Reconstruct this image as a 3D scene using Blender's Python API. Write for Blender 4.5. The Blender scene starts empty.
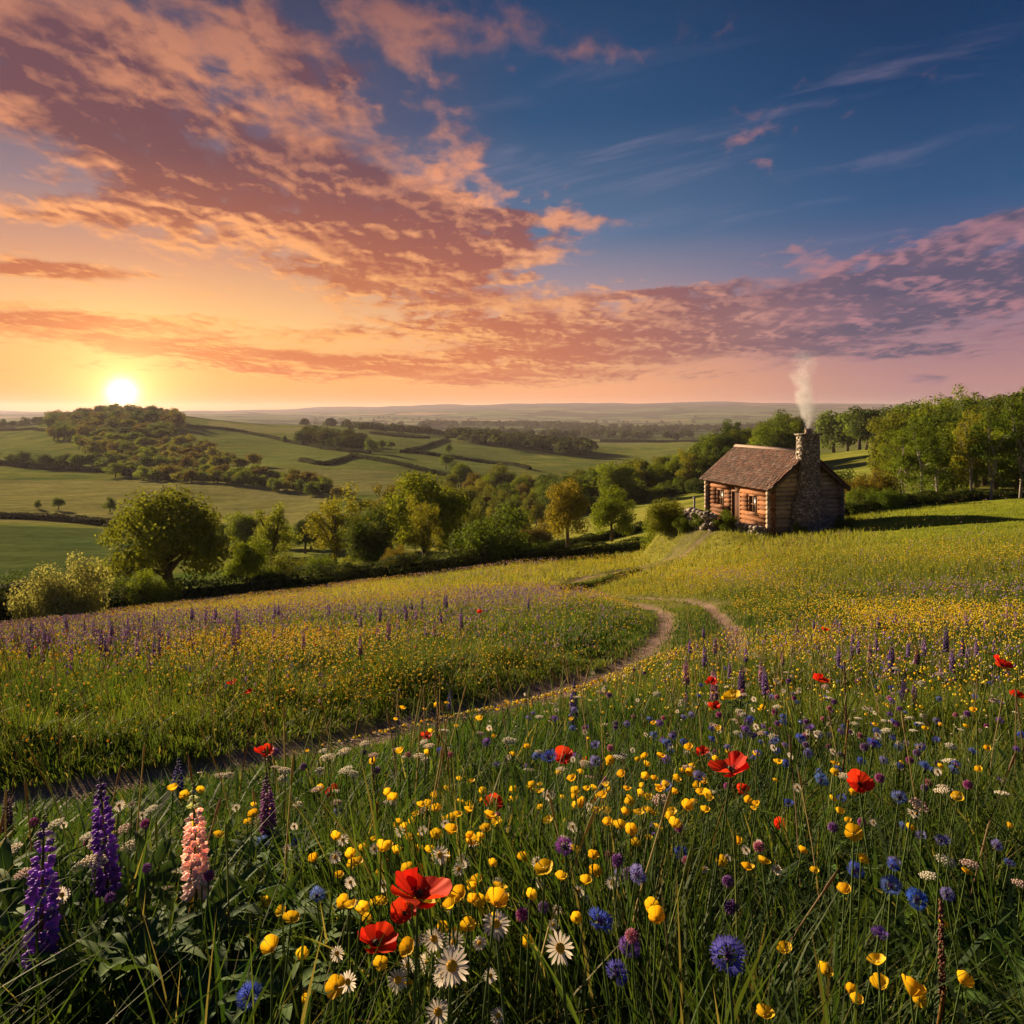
import bpy, math, random
import numpy as np
from mathutils import Vector, Matrix, Euler
R_ = math.radians
rng = np.random.default_rng(7); random.seed(7)
F = 796.44; HZ = 412.0
scene = bpy.context.scene
COL = scene.collection

def s2l(r, g, b):
    f = lambda c: (c/255)/12.92 if c/255 <= .04045 else ((c/255+.055)/1.055)**2.4
    return (f(r), f(g), f(b), 1.0)

# ------------------------------------------------------------------ camera
cd = bpy.data.cameras.new('camera'); cam = bpy.data.objects.new('camera', cd); COL.objects.link(cam)
cd.lens = 28; cd.sensor_width = 36; cd.shift_y = (HZ-512)/1024
cd.clip_start = .05; cd.clip_end = 60000
cam.location = (0, 0, 0); cam.rotation_euler = (R_(90), 0, 0)
scene.camera = cam

# ------------------------------------------------------------------ exposure
scene.view_settings.view_transform = 'Standard'; scene.view_settings.look = 'None'
scene.view_settings.gamma = 1; scene.view_settings.exposure = 1.38

# ------------------------------------------------------------------ world: sunset sky
SUN_AZ, SUN_EL = -44.0, 14.0            # where the light comes from
VS = Vector((-.4897, 1, .0235)).normalized()   # where the sun's disc stands in the sky
W = bpy.data.worlds.new('World'); scene.world = W; W.use_nodes = True
nt = W.node_tree; nt.nodes.clear(); L = nt.links.new

class NB:
    def __init__(s, t): s.t = t
    def n(s, typ, **k):
        x = s.t.nodes.new(typ)
        for a, b in k.items(): setattr(x, a, b)
        return x
    def set(s, sock, v):
        if isinstance(v, bpy.types.NodeSocket): s.t.links.new(v, sock)
        elif v is not None: sock.default_value = v
    def m(s, op, a, b=None, c=None, clamp=False):
        x = s.n('ShaderNodeMath', operation=op, use_clamp=clamp)
        for i, v in enumerate((a, b, c)): s.set(x.inputs[i], v)
        return x.outputs[0]
    def v(s, op, a, b=None, sc=None):
        x = s.n('ShaderNodeVectorMath', operation=op)
        s.set(x.inputs[0], a); s.set(x.inputs[1], b)
        if sc is not None: s.set(x.inputs['Scale'], sc)
        return x.outputs['Value'] if op in ('DOT_PRODUCT', 'LENGTH', 'DISTANCE') else x.outputs[0]
    def sep(s, a): x = s.n('ShaderNodeSeparateXYZ'); s.set(x.inputs[0], a); return x.outputs
    def comb(s, a, b, c):
        x = s.n('ShaderNodeCombineXYZ')
        for i, v in enumerate((a, b, c)): s.set(x.inputs[i], v)
        return x.outputs[0]
    def mix(s, f, a, b, bt='MIX'):
        x = s.n('ShaderNodeMix', data_type='RGBA', blend_type=bt); x.clamp_factor = True
        s.set(x.inputs[0], f); s.set(x.inputs[6], a); s.set(x.inputs[7], b); return x.outputs[2]
    def ramp(s, f, stops, interp='LINEAR'):
        x = s.n('ShaderNodeValToRGB'); cr = x.color_ramp; cr.interpolation = interp
        while len(cr.elements) < len(stops): cr.elements.new(.5)
        for e, (p, c) in zip(cr.elements, stops): e.position = p; e.color = c
        s.set(x.inputs[0], f); return x.outputs[0]
    def rng(s, v, a, b, c=0., d=1., smooth=False):
        x = s.n('ShaderNodeMapRange'); x.clamp = True
        if smooth: x.interpolation_type = 'SMOOTHSTEP'
        s.set(x.inputs[0], v)
        for i, q in enumerate((a, b, c, d)): s.set(x.inputs[i+1], q)
        return x.outputs[0]
    def noise(s, vec, scale, detail=4, rough=.5, dist=0., lac=2.):
        x = s.n('ShaderNodeTexNoise'); s.set(x.inputs['Vector'], vec)
        x.inputs['Scale'].default_value = scale; x.inputs['Detail'].default_value = detail
        x.inputs['Roughness'].default_value = rough; x.inputs['Distortion'].default_value = dist
        x.inputs['Lacunarity'].default_value = lac
        return x.outputs['Fac']

b = NB(nt)
d = b.v('NORMALIZE', b.n('ShaderNodeTexCoord').outputs['Generated'])
dx, dy, dz = b.sep(d)
dya = b.m('MAXIMUM', b.m('ABSOLUTE', dy), .05)
u = b.m('DIVIDE', dx, dya); w = b.m('DIVIDE', dz, dya)
cosang = b.v('DOT_PRODUCT', d, tuple(VS))
el = b.m('DIVIDE', dz, b.m('SQRT', b.m('SUBTRACT', 1.0, b.m('MULTIPLY', dz, dz))))   # tan(elevation)
def rowt(row): return (HZ-row)/F/.6                    # ramp position, 0.6 = tan at ramp end
el_n = b.m('DIVIDE', b.m('MAXIMUM', el, 0.0), .6)
K = lambda r, g, bb: s2l(r, g, bb)
near = b.ramp(el_n, [(0, K(240,138,62)), (rowt(385), K(248,168,84)), (rowt(330), K(250,192,122)), (rowt(270), K(206,150,120)),
                     (rowt(210), K(142,122,132)), (rowt(130), K(82,84,112)), (rowt(0), K(48,60,92))])
mid = b.ramp(el_n, [(0, K(240,146,92)), (rowt(385), K(244,164,104)), (rowt(330), K(226,160,128)), (rowt(285), K(158,140,150)),
                    (rowt(235), K(84,112,146)), (rowt(120), K(30,78,120)), (rowt(0), K(18,62,104))])
far = b.ramp(el_n, [(0, K(150,106,112)), (rowt(385), K(174,124,126)), (rowt(335), K(152,118,134)), (rowt(280), K(84,98,136)),
                    (rowt(220), K(38,82,126)), (rowt(110), K(8,58,102)), (rowt(0), K(2,42,82))])
hl = b.m('SQRT', b.m('ADD', b.m('MULTIPLY', dx, dx), b.m('MULTIPLY', dy, dy)))
vh = Vector((VS.x, VS.y)).normalized()
ca = b.m('DIVIDE', b.m('ADD', b.m('MULTIPLY', dx, vh.x), b.m('MULTIPLY', dy, vh.y)), b.m('MAXIMUM', hl, .01))
base = b.mix(b.rng(ca, 1.0, .88, smooth=True), near, mid)
base = b.mix(b.rng(ca, .92, .58, smooth=True), base, far)
# clouds on a flat layer overhead, thick where the sky carries its banks
P = b.comb(b.m('DIVIDE', dx, b.m('ADD', b.m('MAXIMUM', dz, 0.0), .10)), b.m('DIVIDE', dy, b.m('ADD', b.m('MAXIMUM', dz, 0.0), .10)), 0.0)
uw = b.comb(u, w, 0.0)
def ell(px, row, rx, ry, ang, amp, soft=1.0):
    c = ((px-512)/F, (HZ-row)/F, 0)
    dl = b.v('SUBTRACT', uw, c)
    xx, yy, _ = b.sep(dl)
    a = R_(ang); ca_, sa_ = math.cos(a), math.sin(a)
    p = b.m('MULTIPLY', b.m('ADD', b.m('MULTIPLY', xx, ca_), b.m('MULTIPLY', yy, sa_)), F/rx)
    q = b.m('MULTIPLY', b.m('SUBTRACT', b.m('MULTIPLY', yy, ca_), b.m('MULTIPLY', xx, sa_)), F/ry)
    r2 = b.m('ADD', b.m('MULTIPLY', p, p), b.m('MULTIPLY', q, q))
    return b.m('MULTIPLY', b.m('EXPONENT', b.m('MULTIPLY', r2, -.8)), amp)
ells = [(215,160,250,66,-30,1.0), (385,218,110,52,-30,.9), (70,75,150,70,-20,.75), (450,240,95,32,-14,.75), (520,222,90,26,8,.72), (330,272,80,10,-14,.5),
        (240,35,90,34,-15,.42), (300,60,60,30,-30,.50), (400,80,80,60,-20,.40), (420,20,90,40,0,.35), (640,18,130,34,0,.62), (620,60,90,16,0,.45), (60,190,160,50,-20,.30),
        (830,310,260,38,7,1.05), (980,285,190,34,6,.75), (985,232,110,16,22,.7), (560,335,150,20,0,.80), (850,352,200,8,0,.6),
        (40,268,120,9,-4,1.2), (80,322,170,14,-4,1.35), (330,368,260,12,-2,1.15), (190,350,160,7,-5,1.0), (70,215,120,10,0,.6), (660,292,60,4,5,.7), (930,380,26,8,0,.8)]
bias = None
for e in ells:
    x = ell(*e); bias = x if bias is None else b.m('ADD', bias, x)
bias = b.m('MINIMUM', bias, 1.2)
Pw = b.v('MULTIPLY', P, (1.0, .8, 1.0))
def cf1(off): return b.noise(b.v('ADD', Pw, off), 1.9, 7, .56, .25)
def cf2(off): return b.noise(b.v('MULTIPLY', b.v('ADD', Pw, off), (1.0, .72, 1.0)), 10.5, 5, .52, .25)
O_ = (3.1, 1.7, 0); big1 = cf1(O_); sm1 = cf2(O_)
big2 = cf1((3.1-.07, 1.7+.13, 0)); sm2 = cf2((3.1-.022, 1.7+.03, 0))
patch = b.rng(b.noise(b.v('ADD', Pw, (9.3, 4.1, 0)), 1.3, 3, .5), .36, .60, .20, .50, True)     # where the bank breaks into small puffs
n0 = b.m('ADD', b.m('MULTIPLY', big1, b.m('SUBTRACT', 1.0, patch)), b.m('MULTIPLY', sm1, patch))
dens = b.m('ADD', n0, b.m('MULTIPLY', bias, .25))
alpha = b.rng(dens, .585, .74, smooth=True)
alpha = b.m('MULTIPLY', alpha, b.rng(b.m('MAXIMUM', dz, 0), .0, .03))
thick = b.rng(b.m('ADD', dens, b.m('MULTIPLY', bias, .10)), .70, .95)
rel = b.m('ADD', b.m('MULTIPLY', b.m('SUBTRACT', big1, big2), 4.8), b.m('MULTIPLY', b.m('MULTIPLY', b.m('SUBTRACT', sm1, sm2), 6.0), b.m('MULTIPLY', patch, 1.4)))
lit = b.m('ADD', rel, .68)
lit = b.m('SUBTRACT', lit, b.m('MULTIPLY', thick, .70), clamp=True)
big = b.noise(Pw, .9, 3, .5)
lit = b.m('ADD', lit, b.m('MULTIPLY', b.m('SUBTRACT', big, .5), 1.6), clamp=True)
sp = b.rng(cosang, .62, .99, smooth=True)
low = b.rng(el, .05, .30)
c_lit = b.mix(sp, K(166,118,130), b.mix(low, K(255,182,100), K(248,162,112)))
c_shd = b.mix(sp, K(84,80,106), b.mix(low, K(214,112,60), K(112,68,76)))
cc = b.mix(lit, c_shd, c_lit)
cc = b.mix(b.m('MULTIPLY', b.rng(el, .27, .50), .68), cc, K(92,66,84))
sky = b.mix(b.m('MULTIPLY', alpha, .94), base, cc)
# faint high streaks to the right
st = b.noise(b.v('MULTIPLY', b.comb(b.m('ADD', u, b.m('MULTIPLY', w, -1.4)), b.m('ADD', w, b.m('MULTIPLY', u, -.18)), 0.0), (1.6, 9.0, 1.0)), 2.2, 6, .6, .5)
stm = b.m('MULTIPLY', b.rng(st, .50, .80, smooth=True), b.m('ADD', ell(870,150,220,90,12,.34), ell(560,150,160,60,12,.24)))
sky = b.mix(stm, sky, K(190,165,185))
# the sun's glow
om = b.m('SUBTRACT', 1.0, cosang)            # ~ ang^2/2
def glow(deg, col, amp, root=False):
    k = R_(deg)**2/2
    x = b.m('DIVIDE', om, k)
    if root: x = b.m('SQRT', b.m('MAXIMUM', x, 0.0))
    g = b.m('MULTIPLY', b.m('EXPONENT', b.m('MULTIPLY', x, -1.0)), amp)
    return b.v('SCALE', col[:3], None, g)
flat = b.comb(b.m('SUBTRACT', dx, VS.x), 0.0, b.m('MULTIPLY', b.m('SUBTRACT', dz, VS.z), 3.0))
sky = b.v('ADD', sky, glow(.75, (1.0, .88, .62), 3.4))
sky = b.v('ADD', sky, glow(1.9, (1.0, .60, .22), 1.5, True))
sky = b.v('ADD', sky, glow(5.5, (1.0, .38, .06), .42, True))
sky = b.v('ADD', sky, glow(14.0, (.9, .22, .03), .03, True))
# below the horizon
sky = b.mix(b.rng(dz, -.002, -.03), sky, (.03, .03, .02, 1))
skt = b.n('ShaderNodeTexSky', sky_type='NISHITA'); skt.sun_disc = False
skt.sun_elevation = R_(SUN_EL); skt.sun_rotation = R_(SUN_AZ)
bg1 = b.n('ShaderNodeBackground'); L(sky, bg1.inputs[0]); bg1.inputs[1].default_value = .395
bg2 = b.n('ShaderNodeBackground'); L(skt.outputs[0], bg2.inputs[0]); bg2.inputs[1].default_value = .0001
ad = b.n('ShaderNodeAddShader'); L(bg1.outputs[0], ad.inputs[0]); L(bg2.outputs[0], ad.inputs[1])
L(ad.outputs[0], b.n('ShaderNodeOutputWorld').inputs[0])
W.cycles.sampling_method = 'MANUAL'; W.cycles.sample_map_resolution = 1024

# ------------------------------------------------------------------ sun
sl = bpy.data.lights.new('sun', 'SUN'); sl.energy = 5.0; sl.angle = R_(.6); sl.color = (1.0, .75, .46)
so = bpy.data.objects.new('sun', sl); COL.objects.link(so)
sd = Vector((math.sin(R_(SUN_AZ))*math.cos(R_(SUN_EL)), math.cos(R_(SUN_AZ))*math.cos(R_(SUN_EL)), math.sin(R_(SUN_EL))))
so.rotation_euler = sd.to_track_quat('Z', 'Y').to_euler()

# ------------------------------------------------------------------ number helpers
def vnoise(x, y, seed=0):
    xi = np.floor(x).astype(np.int64); yi = np.floor(y).astype(np.int64)
    fx = x-xi; fy = y-yi; fx = fx*fx*(3-2*fx); fy = fy*fy*(3-2*fy)
    def h(a, c):
        n = (a*374761393 + c*668265263 + seed*974711) & 0x7fffffff
        n = ((n ^ (n >> 13))*1274126177) & 0x7fffffff
        return ((n ^ (n >> 16)) & 0xffff)/65535.0
    return (h(xi,yi)*(1-fx)+h(xi+1,yi)*fx)*(1-fy)+(h(xi,yi+1)*(1-fx)+h(xi+1,yi+1)*fx)*fy
def fbm(x, y, o=4, seed=0):
    s = 0; a = .5; t = 0
    for i in range(o): s = s+a*vnoise(x*2**i, y*2**i, seed+i); t += a; a *= .5
    return s/t

# ------------------------------------------------------------------ terrain height
DEP = [2,4,8,14,21,30,45,60,85,130,200,300,450,700,1100,1800,3000,5000,8000,12000]
CX = [-700,-150,0,130,260,390,512,640,770,900,1024,1300,1900]
TB = [[1009,790,704,668,657,652,650,642,622,585,545,510,484,457,434,424,420,418,412,413],
      [1009,790,698,662,650,644,640,630,608,568,530,502,478,450,428,424,421,418,412,413],
      [1009,790,692,656,642,636,631,622,602,562,526,500,474,448,428,424,421,418,412,413],
      [1009,790,688,650,634,625,617,612,598,562,530,502,472,434,409,426,422,418,412,413],
      [1009,790,685,642,624,611,602,598,590,564,532,502,466,436,424,427,423,418,411,412],
      [1009,790,683,637,616,602,588,582,574,556,524,492,462,438,428,431,427,420,405,410],
      [1009,790,681,634,611,596,574,565,560,552,530,502,478,456,440,436,427,420,401,409],
      [1009,790,681,633,608,597,571,555,543,522,501,487,474,460,446,437,428,421,401,409],
      [1009,790,681,631,600,569,533,529,526,500,478,463,458,453,444,437,429,421,400,409],
      [1009,790,679,624,588,553,519,507,508,474,454,446,448,448,442,436,427,420,405,409],
      [1009,790,677,618,576,538,505,498,502,472,450,440,440,440,436,428,420,415,410,410],
      [1009,790,674,612,566,528,498,492,496,470,450,440,436,434,432,426,420,415,410,410],
      [1009,790,672,608,560,524,496,490,494,470,450,440,436,434,432,426,420,415,410,410]]
gpx = np.arange(-700, 1901, 10.0); gl = np.arange(math.log(2), math.log(12000)+.001, .02)
T1 = np.array([np.interp(gl, np.log(DEP), r) for r in TB])
T = np.array([np.interp(gpx, CX, T1[:, j]) for j in range(len(gl))]).T
def blur(A, ax, k):
    for _ in range(3):
        A = np.apply_along_axis(lambda r: np.convolve(np.pad(r, k, mode='edge'), np.ones(2*k+1)/(2*k+1), 'valid'), ax, A)
    return A
T = T - (571.2+875.6/np.exp(gl))[None, :]
T = blur(blur(T, 0, 2), 1, 2)
T = T + (571.2+875.6/np.exp(gl))[None, :]
def yfrom(px, row, Ymin, Ymax=1300):
    Ys = np.exp(np.linspace(math.log(Ymin), math.log(Ymax), 400)); i = (px-gpx[0])/10; j = (np.log(Ys)-gl[0])/.02
    i0 = int(i); fi = i-i0; r = np.interp(j, np.arange(len(gl)), T[i0]*(1-fi)+T[i0+1]*fi); k = np.where(r <= row)[0]
    return float(Ys[k[0]]) if len(k) else float(Ys[np.argmin(r)])
CAB = (14.65, 45.0, -6.93); CROT = R_(14)          # cabin corner and turn
def zraw(X, Y):
    X = np.asarray(X, float); Y = np.asarray(Y, float)
    Ys = np.maximum(Y, 2.01)
    px = np.clip(512+F*X/Ys, gpx[0], gpx[-1]-1e-3); ly = np.clip(np.log(Ys), gl[0], gl[-1]-1e-4)
    i = (px-gpx[0])/10; j = (ly-gl[0])/.02
    i0 = np.minimum(i.astype(int), len(gpx)-2); j0 = np.minimum(j.astype(int), len(gl)-2); fi = i-i0; fj = j-j0
    r = (T[i0,j0]*(1-fi)+T[i0+1,j0]*fi)*(1-fj)+(T[i0,j0+1]*(1-fi)+T[i0+1,j0+1]*fi)*fj
    z = -(r-HZ)/F*Ys
    pl = -(1.1+.2*Y)
    k = np.clip((Y-4)/3, 0, 1); z = pl*(1-k)+z*k
    return z
def zter(X, Y):
    X = np.asarray(X, float); Y = np.asarray(Y, float)
    z = zraw(X, Y)
    z = z + (fbm(X/3+50, Y/3+50, 3, 5)-.5)*.22*np.clip((Y-8)/12, 0, 1)
    z = z + (fbm(X/40+50, Y/40+50, 3, 9)-.5)*1.2*np.clip((Y-90)/200, 0, 1) + (fbm(X/130+20, Y/170+20, 2, 11)-.5)*11*np.clip((Y-150)/350, 0, 1)*np.clip((1500-Y)/400, 0, 1) + (fbm(X/700+50, Y/900+50, 4, 19)-.5)*60*np.clip((Y-1500)/3000, 0, 1)
    z = z + (fbm(X/1500+9, Y/4000+5, 3, 29)-.5)*50*np.clip((Y-6000)/2000, 0, 1)*1.2
    # level terrace under the cabin
    lx = (X-CAB[0])*math.cos(CROT)+(Y-CAB[1])*math.sin(CROT); ly = -(X-CAB[0])*math.sin(CROT)+(Y-CAB[1])*math.cos(CROT)
    ddx = np.maximum(np.maximum(-1.6-lx, lx-5.2), 0); ddy = np.maximum(np.maximum(-.6-ly, ly-8.0), 0)
    dd = np.hypot(ddx, ddy); k = np.clip(1-dd/3.5, 0, 1); k = k*k*(3-2*k)
    zt = CAB[2] + .06*np.clip(lx, 0, 5)
    return z*(1-k)+zt*k
def zt1(x, y): return float(zter(np.array([x]), np.array([y]))[0])
def proj(X, Y, Z): return 512+F*X/Y, HZ-F*Z/Y
def at(px, Y): X = (px-512)/F*Y; return X, Y, zt1(X, Y)

# ------------------------------------------------------------------ the track
RUT1 = np.array([(-14,1.2),(-8,2.3),(-4,3.35),(-2.46,3.83),(-1.95,4.3),(-1.34,5.04),(-.64,6.2),(.26,7.5),(1.3,9.6),(2.3,12.8),(3.15,16.3),(3.7,20.2),(3.7,23.5),(2.9,27.5),(2.0,31.5),(2.0,35.5),(3.6,40.5),(6.2,44.6),(9.0,47.0),(12.0,49.0)])
RUT2 = np.array([(2.75,9.7),(3.5,12.4),(4.05,14.6),(4.6,18),(5.05,21),(4.95,24.5),(4.1,28.5),(3.2,32),(3.2,35),(4.6,39.3),(6.9,43.2),(9.5,45.6),(12.4,47.6)])
def smooth(P, n=12):
    out = []
    for i in range(len(P)-1):
        p0 = P[max(i-1,0)]; p1 = P[i]; p2 = P[i+1]; p3 = P[min(i+2,len(P)-1)]
        for k in range(n):
            t = k/n; out.append(.5*((2*p1)+(-p0+p2)*t+(2*p0-5*p1+4*p2-p3)*t*t+(-p0+3*p1-3*p2+p3)*t**3))
    out.append(P[-1]); return np.array(out)
R1 = smooth(RUT1, 6); R2 = smooth(RUT2, 6)
def pdist(X, Y, Pl):
    X = np.asarray(X, float); Y = np.asarray(Y, float)
    best = np.full(X.shape, 1e9)
    for a, c in zip(Pl[:-1], Pl[1:]):
        ab = c-a; t = np.clip(((X-a[0])*ab[0]+(Y-a[1])*ab[1])/(ab@ab), 0, 1)
        best = np.minimum(best, np.hypot(X-a[0]-ab[0]*t, Y-a[1]-ab[1]*t))
    return best
def pathd(X, Y):
    X = np.asarray(X, float); Y = np.asarray(Y, float)
    d1 = np.full(X.shape, 50.0); d2 = d1.copy(); m = (Y < 56) & (np.abs(X) < 22)
    d1[m] = pdist(X[m], Y[m], R1); d2[m] = pdist(X[m], Y[m], R2)
    return d1, d2
rp = [(p[0], p[1]) for p in R1 if p[1] < 14 and p[1] > 1.5]
rpx = np.array([512+F*p[0]/p[1] for p in rp]); rY = np.array([p[1] for p in rp])
o_ = np.argsort(rpx); rpx = rpx[o_]; rY = rY[o_]
def hcap(X, Y):
    """plants on the near side of the track stay low enough to leave it open"""
    Y = np.maximum(Y, .3); px = 512+F*X/Y
    yp = np.interp(px, rpx, rY); t = (1.1+.2*yp)/yp
    cap = (1.1+.2*Y)-(t+.004)*Y
    side = (Y < yp) & (px < 655)
    return np.where(side, np.maximum(cap, .03), 9.0)

# ------------------------------------------------------------------ mesh helpers
def mesh_np(name, V, Fc, mat, col=None, smooth=False):
    V = np.asarray(V, np.float32); me = bpy.data.meshes.new(name)
    if isinstance(Fc, np.ndarray): groups = [Fc]
    else: groups = [np.asarray(g) for g in Fc if len(g)]
    me.vertices.add(len(V)); me.vertices.foreach_set('co', V.ravel())
    tot = sum(g.size for g in groups); nf = sum(len(g) for g in groups)
    me.loops.add(tot); me.polygons.add(nf)
    me.loops.foreach_set('vertex_index', np.concatenate([g.ravel() for g in groups]).astype(np.int32))
    ls = []; s = 0
    for g in groups: k = g.shape[1]; ls.append(s+np.arange(len(g))*k); s += g.size
    me.polygons.foreach_set('loop_start', np.concatenate(ls).astype(np.int32))
    if smooth: me.polygons.foreach_set('use_smooth', np.ones(nf, bool))
    me.update(calc_edges=True)
    if col is not None:
        c = np.ones((len(V), 4), np.float32); c[:, :3] = col
        at_ = me.color_attributes.new('Col', 'FLOAT_COLOR', 'POINT'); at_.data.foreach_set('color', c.ravel())
    me.materials.append(mat); return me
class MB:
    """collects pieces into one mesh"""
    def __init__(s): s.V = []; s.T = []; s.Q = []; s.C = []; s.n = 0
    def add(s, V, T=None, Q=None, col=(1,1,1)):
        V = np.asarray(V, float); s.V.append(V)
        if T is not None and len(T): s.T.append(np.asarray(T)+s.n)
        if Q is not None and len(Q): s.Q.append(np.asarray(Q)+s.n)
        c = np.empty((len(V), 3)); c[:] = col; s.C.append(c); s.n += len(V); return s
    def box(s, x0, x1, y0, y1, z0, z1, col=(1,1,1), M=None, bev=0):
        V = np.array([(x, y, z) for z in (z0, z1) for y in (y0, y1) for x in (x0, x1)], float)
        if M is not None: V = np.array([M @ Vector(v) for v in V])
        return s.add(V, Q=[(0,2,3,1),(4,5,7,6),(0,1,5,4),(2,6,7,3),(0,4,6,2),(1,3,7,5)], col=col)
    def tube(s, pts, rad, n=6, col=(1,1,1), cap=True, sq=1.0):
        pts = [Vector(p) for p in pts]; V = []; Q = []; T = []
        for i, p in enumerate(pts):
            t = (pts[min(i+1, len(pts)-1)]-pts[max(i-1, 0)]).normalized()
            a = t.orthogonal().normalized() if abs(t.z) > .95 else t.cross(Vector((0,0,1))).normalized(); c = t.cross(a)
            r = rad[i] if hasattr(rad, '__len__') else rad
            for k in range(n):
                an = 2*math.pi*k/n; V.append(p+a*math.cos(an)*r+c*math.sin(an)*r*sq)
        for i in range(len(pts)-1):
            for k in range(n):
                k2 = (k+1) % n; Q.append((i*n+k, i*n+k2, (i+1)*n+k2, (i+1)*n+k))
        if cap:
            V.append(pts[0]); V.append(pts[-1]); m = len(pts)*n
            for k in range(n): T.append((m, (k+1) % n, k)); T.append((m+1, (len(pts)-1)*n+k, (len(pts)-1)*n+(k+1) % n))
        return s.add([tuple(v) for v in V], T=T, Q=Q, col=col)
    def blob(s, c, r, col=(1,1,1), n=6, m=4, M=None):
        V = [(0,0,-1)]
        for j in range(1, m):
            a = -math.pi/2+math.pi*j/m
            for k in range(n): q = 2*math.pi*(k+.5*j)/n; V.append((math.cos(a)*math.cos(q), math.cos(a)*math.sin(q), math.sin(a)))
        V.append((0,0,1)); V = np.array(V)*np.array(r)
        if M is not None: V = V @ np.array(M.to_3x3()).T
        V = V+np.array(c); Q = []; T = []
        for k in range(n): T.append((0, 1+(k+1) % n, 1+k)); T.append((len(V)-1, 1+(m-2)*n+k, 1+(m-2)*n+(k+1) % n))
        for j in range(m-2):
            for k in range(n): Q.append((1+j*n+k, 1+j*n+(k+1) % n, 1+(j+1)*n+(k+1) % n, 1+(j+1)*n+k))
        return s.add(V, T=T, Q=Q, col=col)
    def mesh(s, name, mat, smooth=False):
        g = []
        if s.T: g.append(np.concatenate(s.T))
        if s.Q: g.append(np.concatenate(s.Q))
        return mesh_np(name, np.concatenate(s.V), g, mat, np.concatenate(s.C), smooth)
def tag(o, label=None, cat=None, group=None, kind=None):
    if label: o['label'] = label
    if cat: o['category'] = cat
    if group: o['group'] = group
    if kind: o['kind'] = kind
    return o
def link(name, me, parent=None, loc=(0,0,0), rot=(0,0,0), sc=(1,1,1), color=None):
    o = bpy.data.objects.new(name, me); COL.objects.link(o); o.parent = parent
    o.location = loc; o.rotation_euler = rot; o.scale = sc if hasattr(sc, '__len__') else (sc, sc, sc)
    if color: o.color = (*color, 1)
    return o
def kids(name, proto_children, root, **k): pass

# ------------------------------------------------------------------ materials
def newmat(name):
    m = bpy.data.materials.new(name); m.use_nodes = True; t = m.node_tree; t.nodes.clear(); return m, NB(t)
def leafmat(name, rough=.6, transl=.4, spec=.25, tcol=(1.15, 1.1, .55), objcol=True, tint=None):
    m, q = newmat(name)
    a = q.n('ShaderNodeAttribute', attribute_name='Col').outputs['Color']
    c = a
    if objcol: c = q.mix(1.0, a, q.n('ShaderNodeObjectInfo').outputs['Color'], 'MULTIPLY')
    p = q.n('ShaderNodeBsdfPrincipled'); q.set(p.inputs['Base Color'], c)
    p.inputs['Roughness'].default_value = rough; p.inputs['Specular IOR Level'].default_value = spec
    tr = q.n('ShaderNodeBsdfTranslucent'); q.set(tr.inputs[0], q.mix(1.0, c, (*tcol, 1), 'MULTIPLY'))
    mx = q.n('ShaderNodeMixShader'); mx.inputs[0].default_value = transl
    q.t.links.new(p.outputs[0], mx.inputs[1]); q.t.links.new(tr.outputs[0], mx.inputs[2])
    q.t.links.new(mx.outputs[0], q.n('ShaderNodeOutputMaterial').inputs[0]); return m
def solid(name, rough=.8, spec=.2, objcol=False, noise=None, bump=0, metallic=0, vec='Object'):
    """attribute colour, broken up by noise; noise=(scale, amount)"""
    m, q = newmat(name)
    c = q.n('ShaderNodeAttribute', attribute_name='Col').outputs['Color']
    if objcol: c = q.mix(1.0, c, q.n('ShaderNodeObjectInfo').outputs['Color'], 'MULTIPLY')
    p = q.n('ShaderNodeBsdfPrincipled'); p.inputs['Roughness'].default_value = rough
    p.inputs['Specular IOR Level'].default_value = spec; p.inputs['Metallic'].default_value = metallic
    if noise:
        tc = q.n('ShaderNodeTexCoord').outputs[vec]
        n = q.noise(tc, noise[0], 5, .6); f = q.rng(n, .25, .75, 1-noise[1], 1+noise[1])
        c = q.v('SCALE', c, None, f)
        if bump:
            bp = q.n('ShaderNodeBump'); bp.inputs['Strength'].default_value = bump; q.set(bp.inputs['Height'], n); q.set(p.inputs['Normal'], bp.outputs[0])
    q.set(p.inputs['Base Color'], c)
    q.t.links.new(p.outputs[0], q.n('ShaderNodeOutputMaterial').inputs[0]); return m
M_LEAF = leafmat('tree_leaves', .85, .42, .06)
M_GRASS = leafmat('grass_blades', .65, .45, .15, (1.2, 1.15, .5))
M_PETAL = leafmat('petals', .6, .45, .10, (1.1, 1.0, .9))
M_STEM = leafmat('stems', .75, .25, .08)
M_BARK = solid('bark', .9, .1, True, (6, .35), .5)
M_PART = solid('flower_centres', .7, .2)

# ground material
m, q = newmat('meadow_ground'); M_GROUND = m
tc = q.n('ShaderNodeNewGeometry').outputs['Position']
c = q.n('ShaderNodeAttribute', attribute_name='Col').outputs['Color']
wf = q.n('ShaderNodeAttribute', attribute_name='fine').outputs['Fac']
na = q.noise(tc, 9.0, 6, .65); nb_ = q.noise(tc, .35, 6, .6); nc = q.noise(q.v('MULTIPLY', tc, (.05, .16, .05)), 1.0, 7, .7)
c = q.v('SCALE', c, None, q.rng(na, .25, .75, .72, 1.28)); c = q.v('SCALE', c, None, q.rng(nb_, .3, .7, .78, 1.22)); c = q.v('SCALE', c, None, q.rng(nc, .3, .7, .65, 1.35))
p = q.n('ShaderNodeBsdfPrincipled'); p.inputs['Roughness'].default_value = 1.0; p.inputs['Specular IOR Level'].default_value = 0.0
q.set(p.inputs['Base Color'], c)
bp = q.n('ShaderNodeBump'); bp.inputs['Strength'].default_value = .6; bp.inputs['Distance'].default_value = .08
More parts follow.
